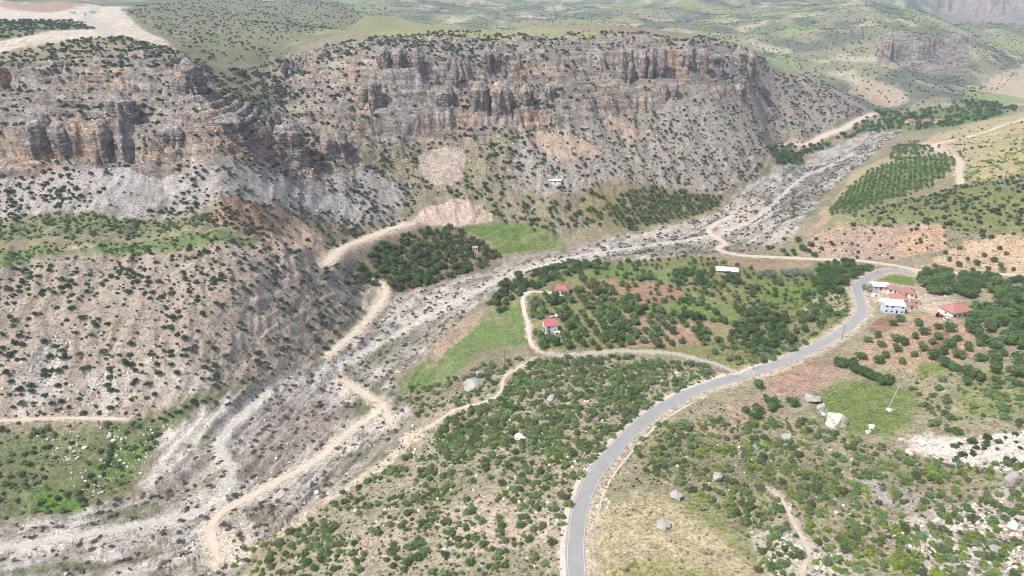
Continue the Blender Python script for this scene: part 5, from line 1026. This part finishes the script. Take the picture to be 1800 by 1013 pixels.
# a slim poplar on the terrace, huts of the works on the plateau
x_, y_, z_ = seen(1410, 534); e = newobj('poplar_tree', None); e.location = (x_, y_, z_); e.scale = (1.5, 1.5, 5.6); tag(e, 'slim dark poplar alone on the terrace near the road', 'tree'); newobj('crown', VAR['grove_tree'][0], e); newobj('trunk', TRUNKS[0], e)
for px, py, r_, lb in ((128, 25, 10, 'small white site hut left of two others on the plateau works'), (146, 27, -20, 'small site hut between two others on the plateau works'), (163, 24, 30, 'small site hut beside the plateau road')): house('site_hut', px, py, r_, 7, 3, 2.6, 'gable', 'sheet_white', 'metal_grey', lb, wins=2, rise=.6, ov=.2, chim=False, cat='hut', ridges=False)
# utility poles
def pole(px, py, label, h=8.5):
    e = empty_at('utility_pole', px, py, 20, label, 'pole', group='utility poles'); MB().cyl((0, 0, -.6), (0, 0, h), .16, .10, 8).build('post', 'pole_wood', e); MB().box(-.9, .9, -.06, .06, h - .7, h - .55).build('crossarm', 'pole_wood', e)
    for k in (-.75, 0, .75): MB().cyl((k, 0, h - .55), (k, 0, h - .3), .05, .04, 6).build('insulator', 'sheet_white', e)
for px, py, lb in ((1020, 622, 'utility pole on the lane below the terrace orchard'), (887, 642, 'utility pole on the shrub slope by the slope path'), (1324, 650, 'utility pole beside the junction of lane and asphalt road'), (1541, 482, 'utility pole at the road bend behind the barn'), (1693, 491, 'utility pole among village wood trees'), (1653, 493, 'utility pole at the edge of the village wood'), (1706, 680, 'dark utility pole below the village orchard'), (1480, 596, 'utility pole beside the asphalt road below the village')): pole(px, py, lb)
# dry stone wall across the meadow, concrete tank, parked tractor-trailer and car at the village
def stone_wall(pa, pb, label, w=.7, h=.5):
    a = np.array(seen(*pa)); b = np.array(seen(*pb)); e = newobj('stone_wall', None); e.location = a; tag(e, label, 'wall'); L = np.linalg.norm(b[:2] - a[:2]); n = int(L / .9); r = random.Random(5); u = (b - a) / L; ang = math.atan2(u[1], u[0])
    for i in range(n):
        p = a + (b - a) * (i + .5) / n; zz_ = float(hz(p[0], p[1])[0]); o = newobj('stone', RKG[i % 4], e); o.location = (p[0] - a[0], p[1] - a[1], zz_ - a[2] + .2); o.scale = (.62 * r.uniform(.8, 1.2), w * .38 * r.uniform(.8, 1.2), h * .6 * r.uniform(.7, 1.2)); o.rotation_euler = (0, 0, ang + r.uniform(-.2, .2))
stone_wall((1581, 679), (1560, 721), 'low dry stone wall running across the green boulder meadow')
boulder(1563, 724, 9, 8, 'boulder_pale', 'pale end stone of the low meadow wall', 391); boulder(1568, 724, 9, 6, 'boulder_grey', 'dark stone beside the wall end', 392)
e = empty_at('water_tank', 1789, 600, 10, 'open concrete water tank set into the slope below the village wood', 'tank')
for nm_, bb in (('front_wall', (-4, 4, -2.6, -2.3, -1, 2.2)), ('back_wall', (-4, 4, 2.3, 2.6, -1, 2.6)), ('side_wall', (-4.0, -3.7, -2.3, 2.3, -1, 2.4)), ('side_wall', (3.7, 4.0, -2.3, 2.3, -1, 2.4)), ('floor_slab', (-3.7, 3.7, -2.3, 2.3, -1, .5))): MB().box(*bb).build(nm_, 'concrete', e)
def vehicle(px, py, rot, body, label, cat, L=4.2, W=1.75, H=1.5):
    e = empty_at('parked_car' if cat == 'car' else 'tractor', px, py, rot, label, cat); h2 = H * .55
    if cat == 'car':
        MB().hull([(-L / 2, -W / 2, .35), (L / 2, -W / 2, .35), (L / 2, W / 2, .35), (-L / 2, W / 2, .35), (-L / 2, -W / 2, h2 + .1), (L / 2, -W / 2, h2), (L / 2, W / 2, h2), (-L / 2, W / 2, h2 + .1)], [(3, 2, 1, 0), (4, 5, 6, 7), (0, 1, 5, 4), (1, 2, 6, 5), (2, 3, 7, 6), (3, 0, 4, 7)]).build('body', body, e)
        MB().hull([(-L * .46, -W / 2 + .05, h2 + .1), (L * .2, -W / 2 + .05, h2 + .05), (L * .2, W / 2 - .05, h2 + .05), (-L * .46, W / 2 - .05, h2 + .1), (-L * .38, -W / 2 + .2, H), (L * .05, -W / 2 + .2, H), (L * .05, W / 2 - .2, H), (-L * .38, W / 2 - .2, H)], [(4, 5, 6, 7), (0, 1, 5, 4), (1, 2, 6, 5), (2, 3, 7, 6), (3, 0, 4, 7)]).build('window_band', 'glass_dark', e)
        MB().box(-L * .37, L * .04, -W / 2 + .2, W / 2 - .2, H + .005, H + .05).build('roof', body, e)
        ws = [(-L * .31, .32, .32), (L * .31, .32, .32)]
    else:
        MB().box(-.3, 1.7, -.4, .4, .6, 1.4).build('bonnet', body, e); MB().box(-1.5, -.3, -.7, .7, .8, 1.1).build('chassis', 'rubber', e); MB().box(-1.4, -.3, -.7, .7, 2.3, 2.42).build('cab_roof', body, e); MB().box(-1.35, -.35, -.62, .62, 1.12, 2.28).build('cab_glass', 'glass_dark', e); ws = [(-1.0, .75, .75), (1.3, .45, .45)]
    for xx, rr, zz_ in ws:
        for s in (-1, 1): MB().cyl((xx, s * (W / 2 - .2), zz_), (xx, s * (W / 2 + .03), zz_), rr, rr, 14).build('wheel', 'rubber', e)
vehicle(1665, 563, 25, 'sheet_white', 'white car parked below the big red roofed house', 'car'); vehicle(1651, 557, -30, 'paint_red', 'tractor standing in the yard of the big red roofed house', 'tractor')
# ------------------------------------------------------------------ haze
bx_ = MB().box(-11000, 11000, -300, 11000, -260, 420).build('haze', 'concrete'); bx_.data.materials.clear()
hm = bpy.data.materials.new('haze'); hm.use_nodes = True; ht = hm.node_tree; ht.nodes.remove(ht.nodes['Principled BSDF']); pv = ht.nodes.new('ShaderNodeVolumePrincipled')
pv.inputs['Color'].default_value = (.70, .83, 1.0, 1); pv.inputs['Density'].default_value = .00015; pv.inputs['Anisotropy'].default_value = .2
ht.links.new(pv.outputs[0], ht.nodes['Material Output'].inputs['Volume']); bx_.data.materials.append(hm); tag(bx_, 'pale blue haze filling the valley air', 'haze', kind='stuff')
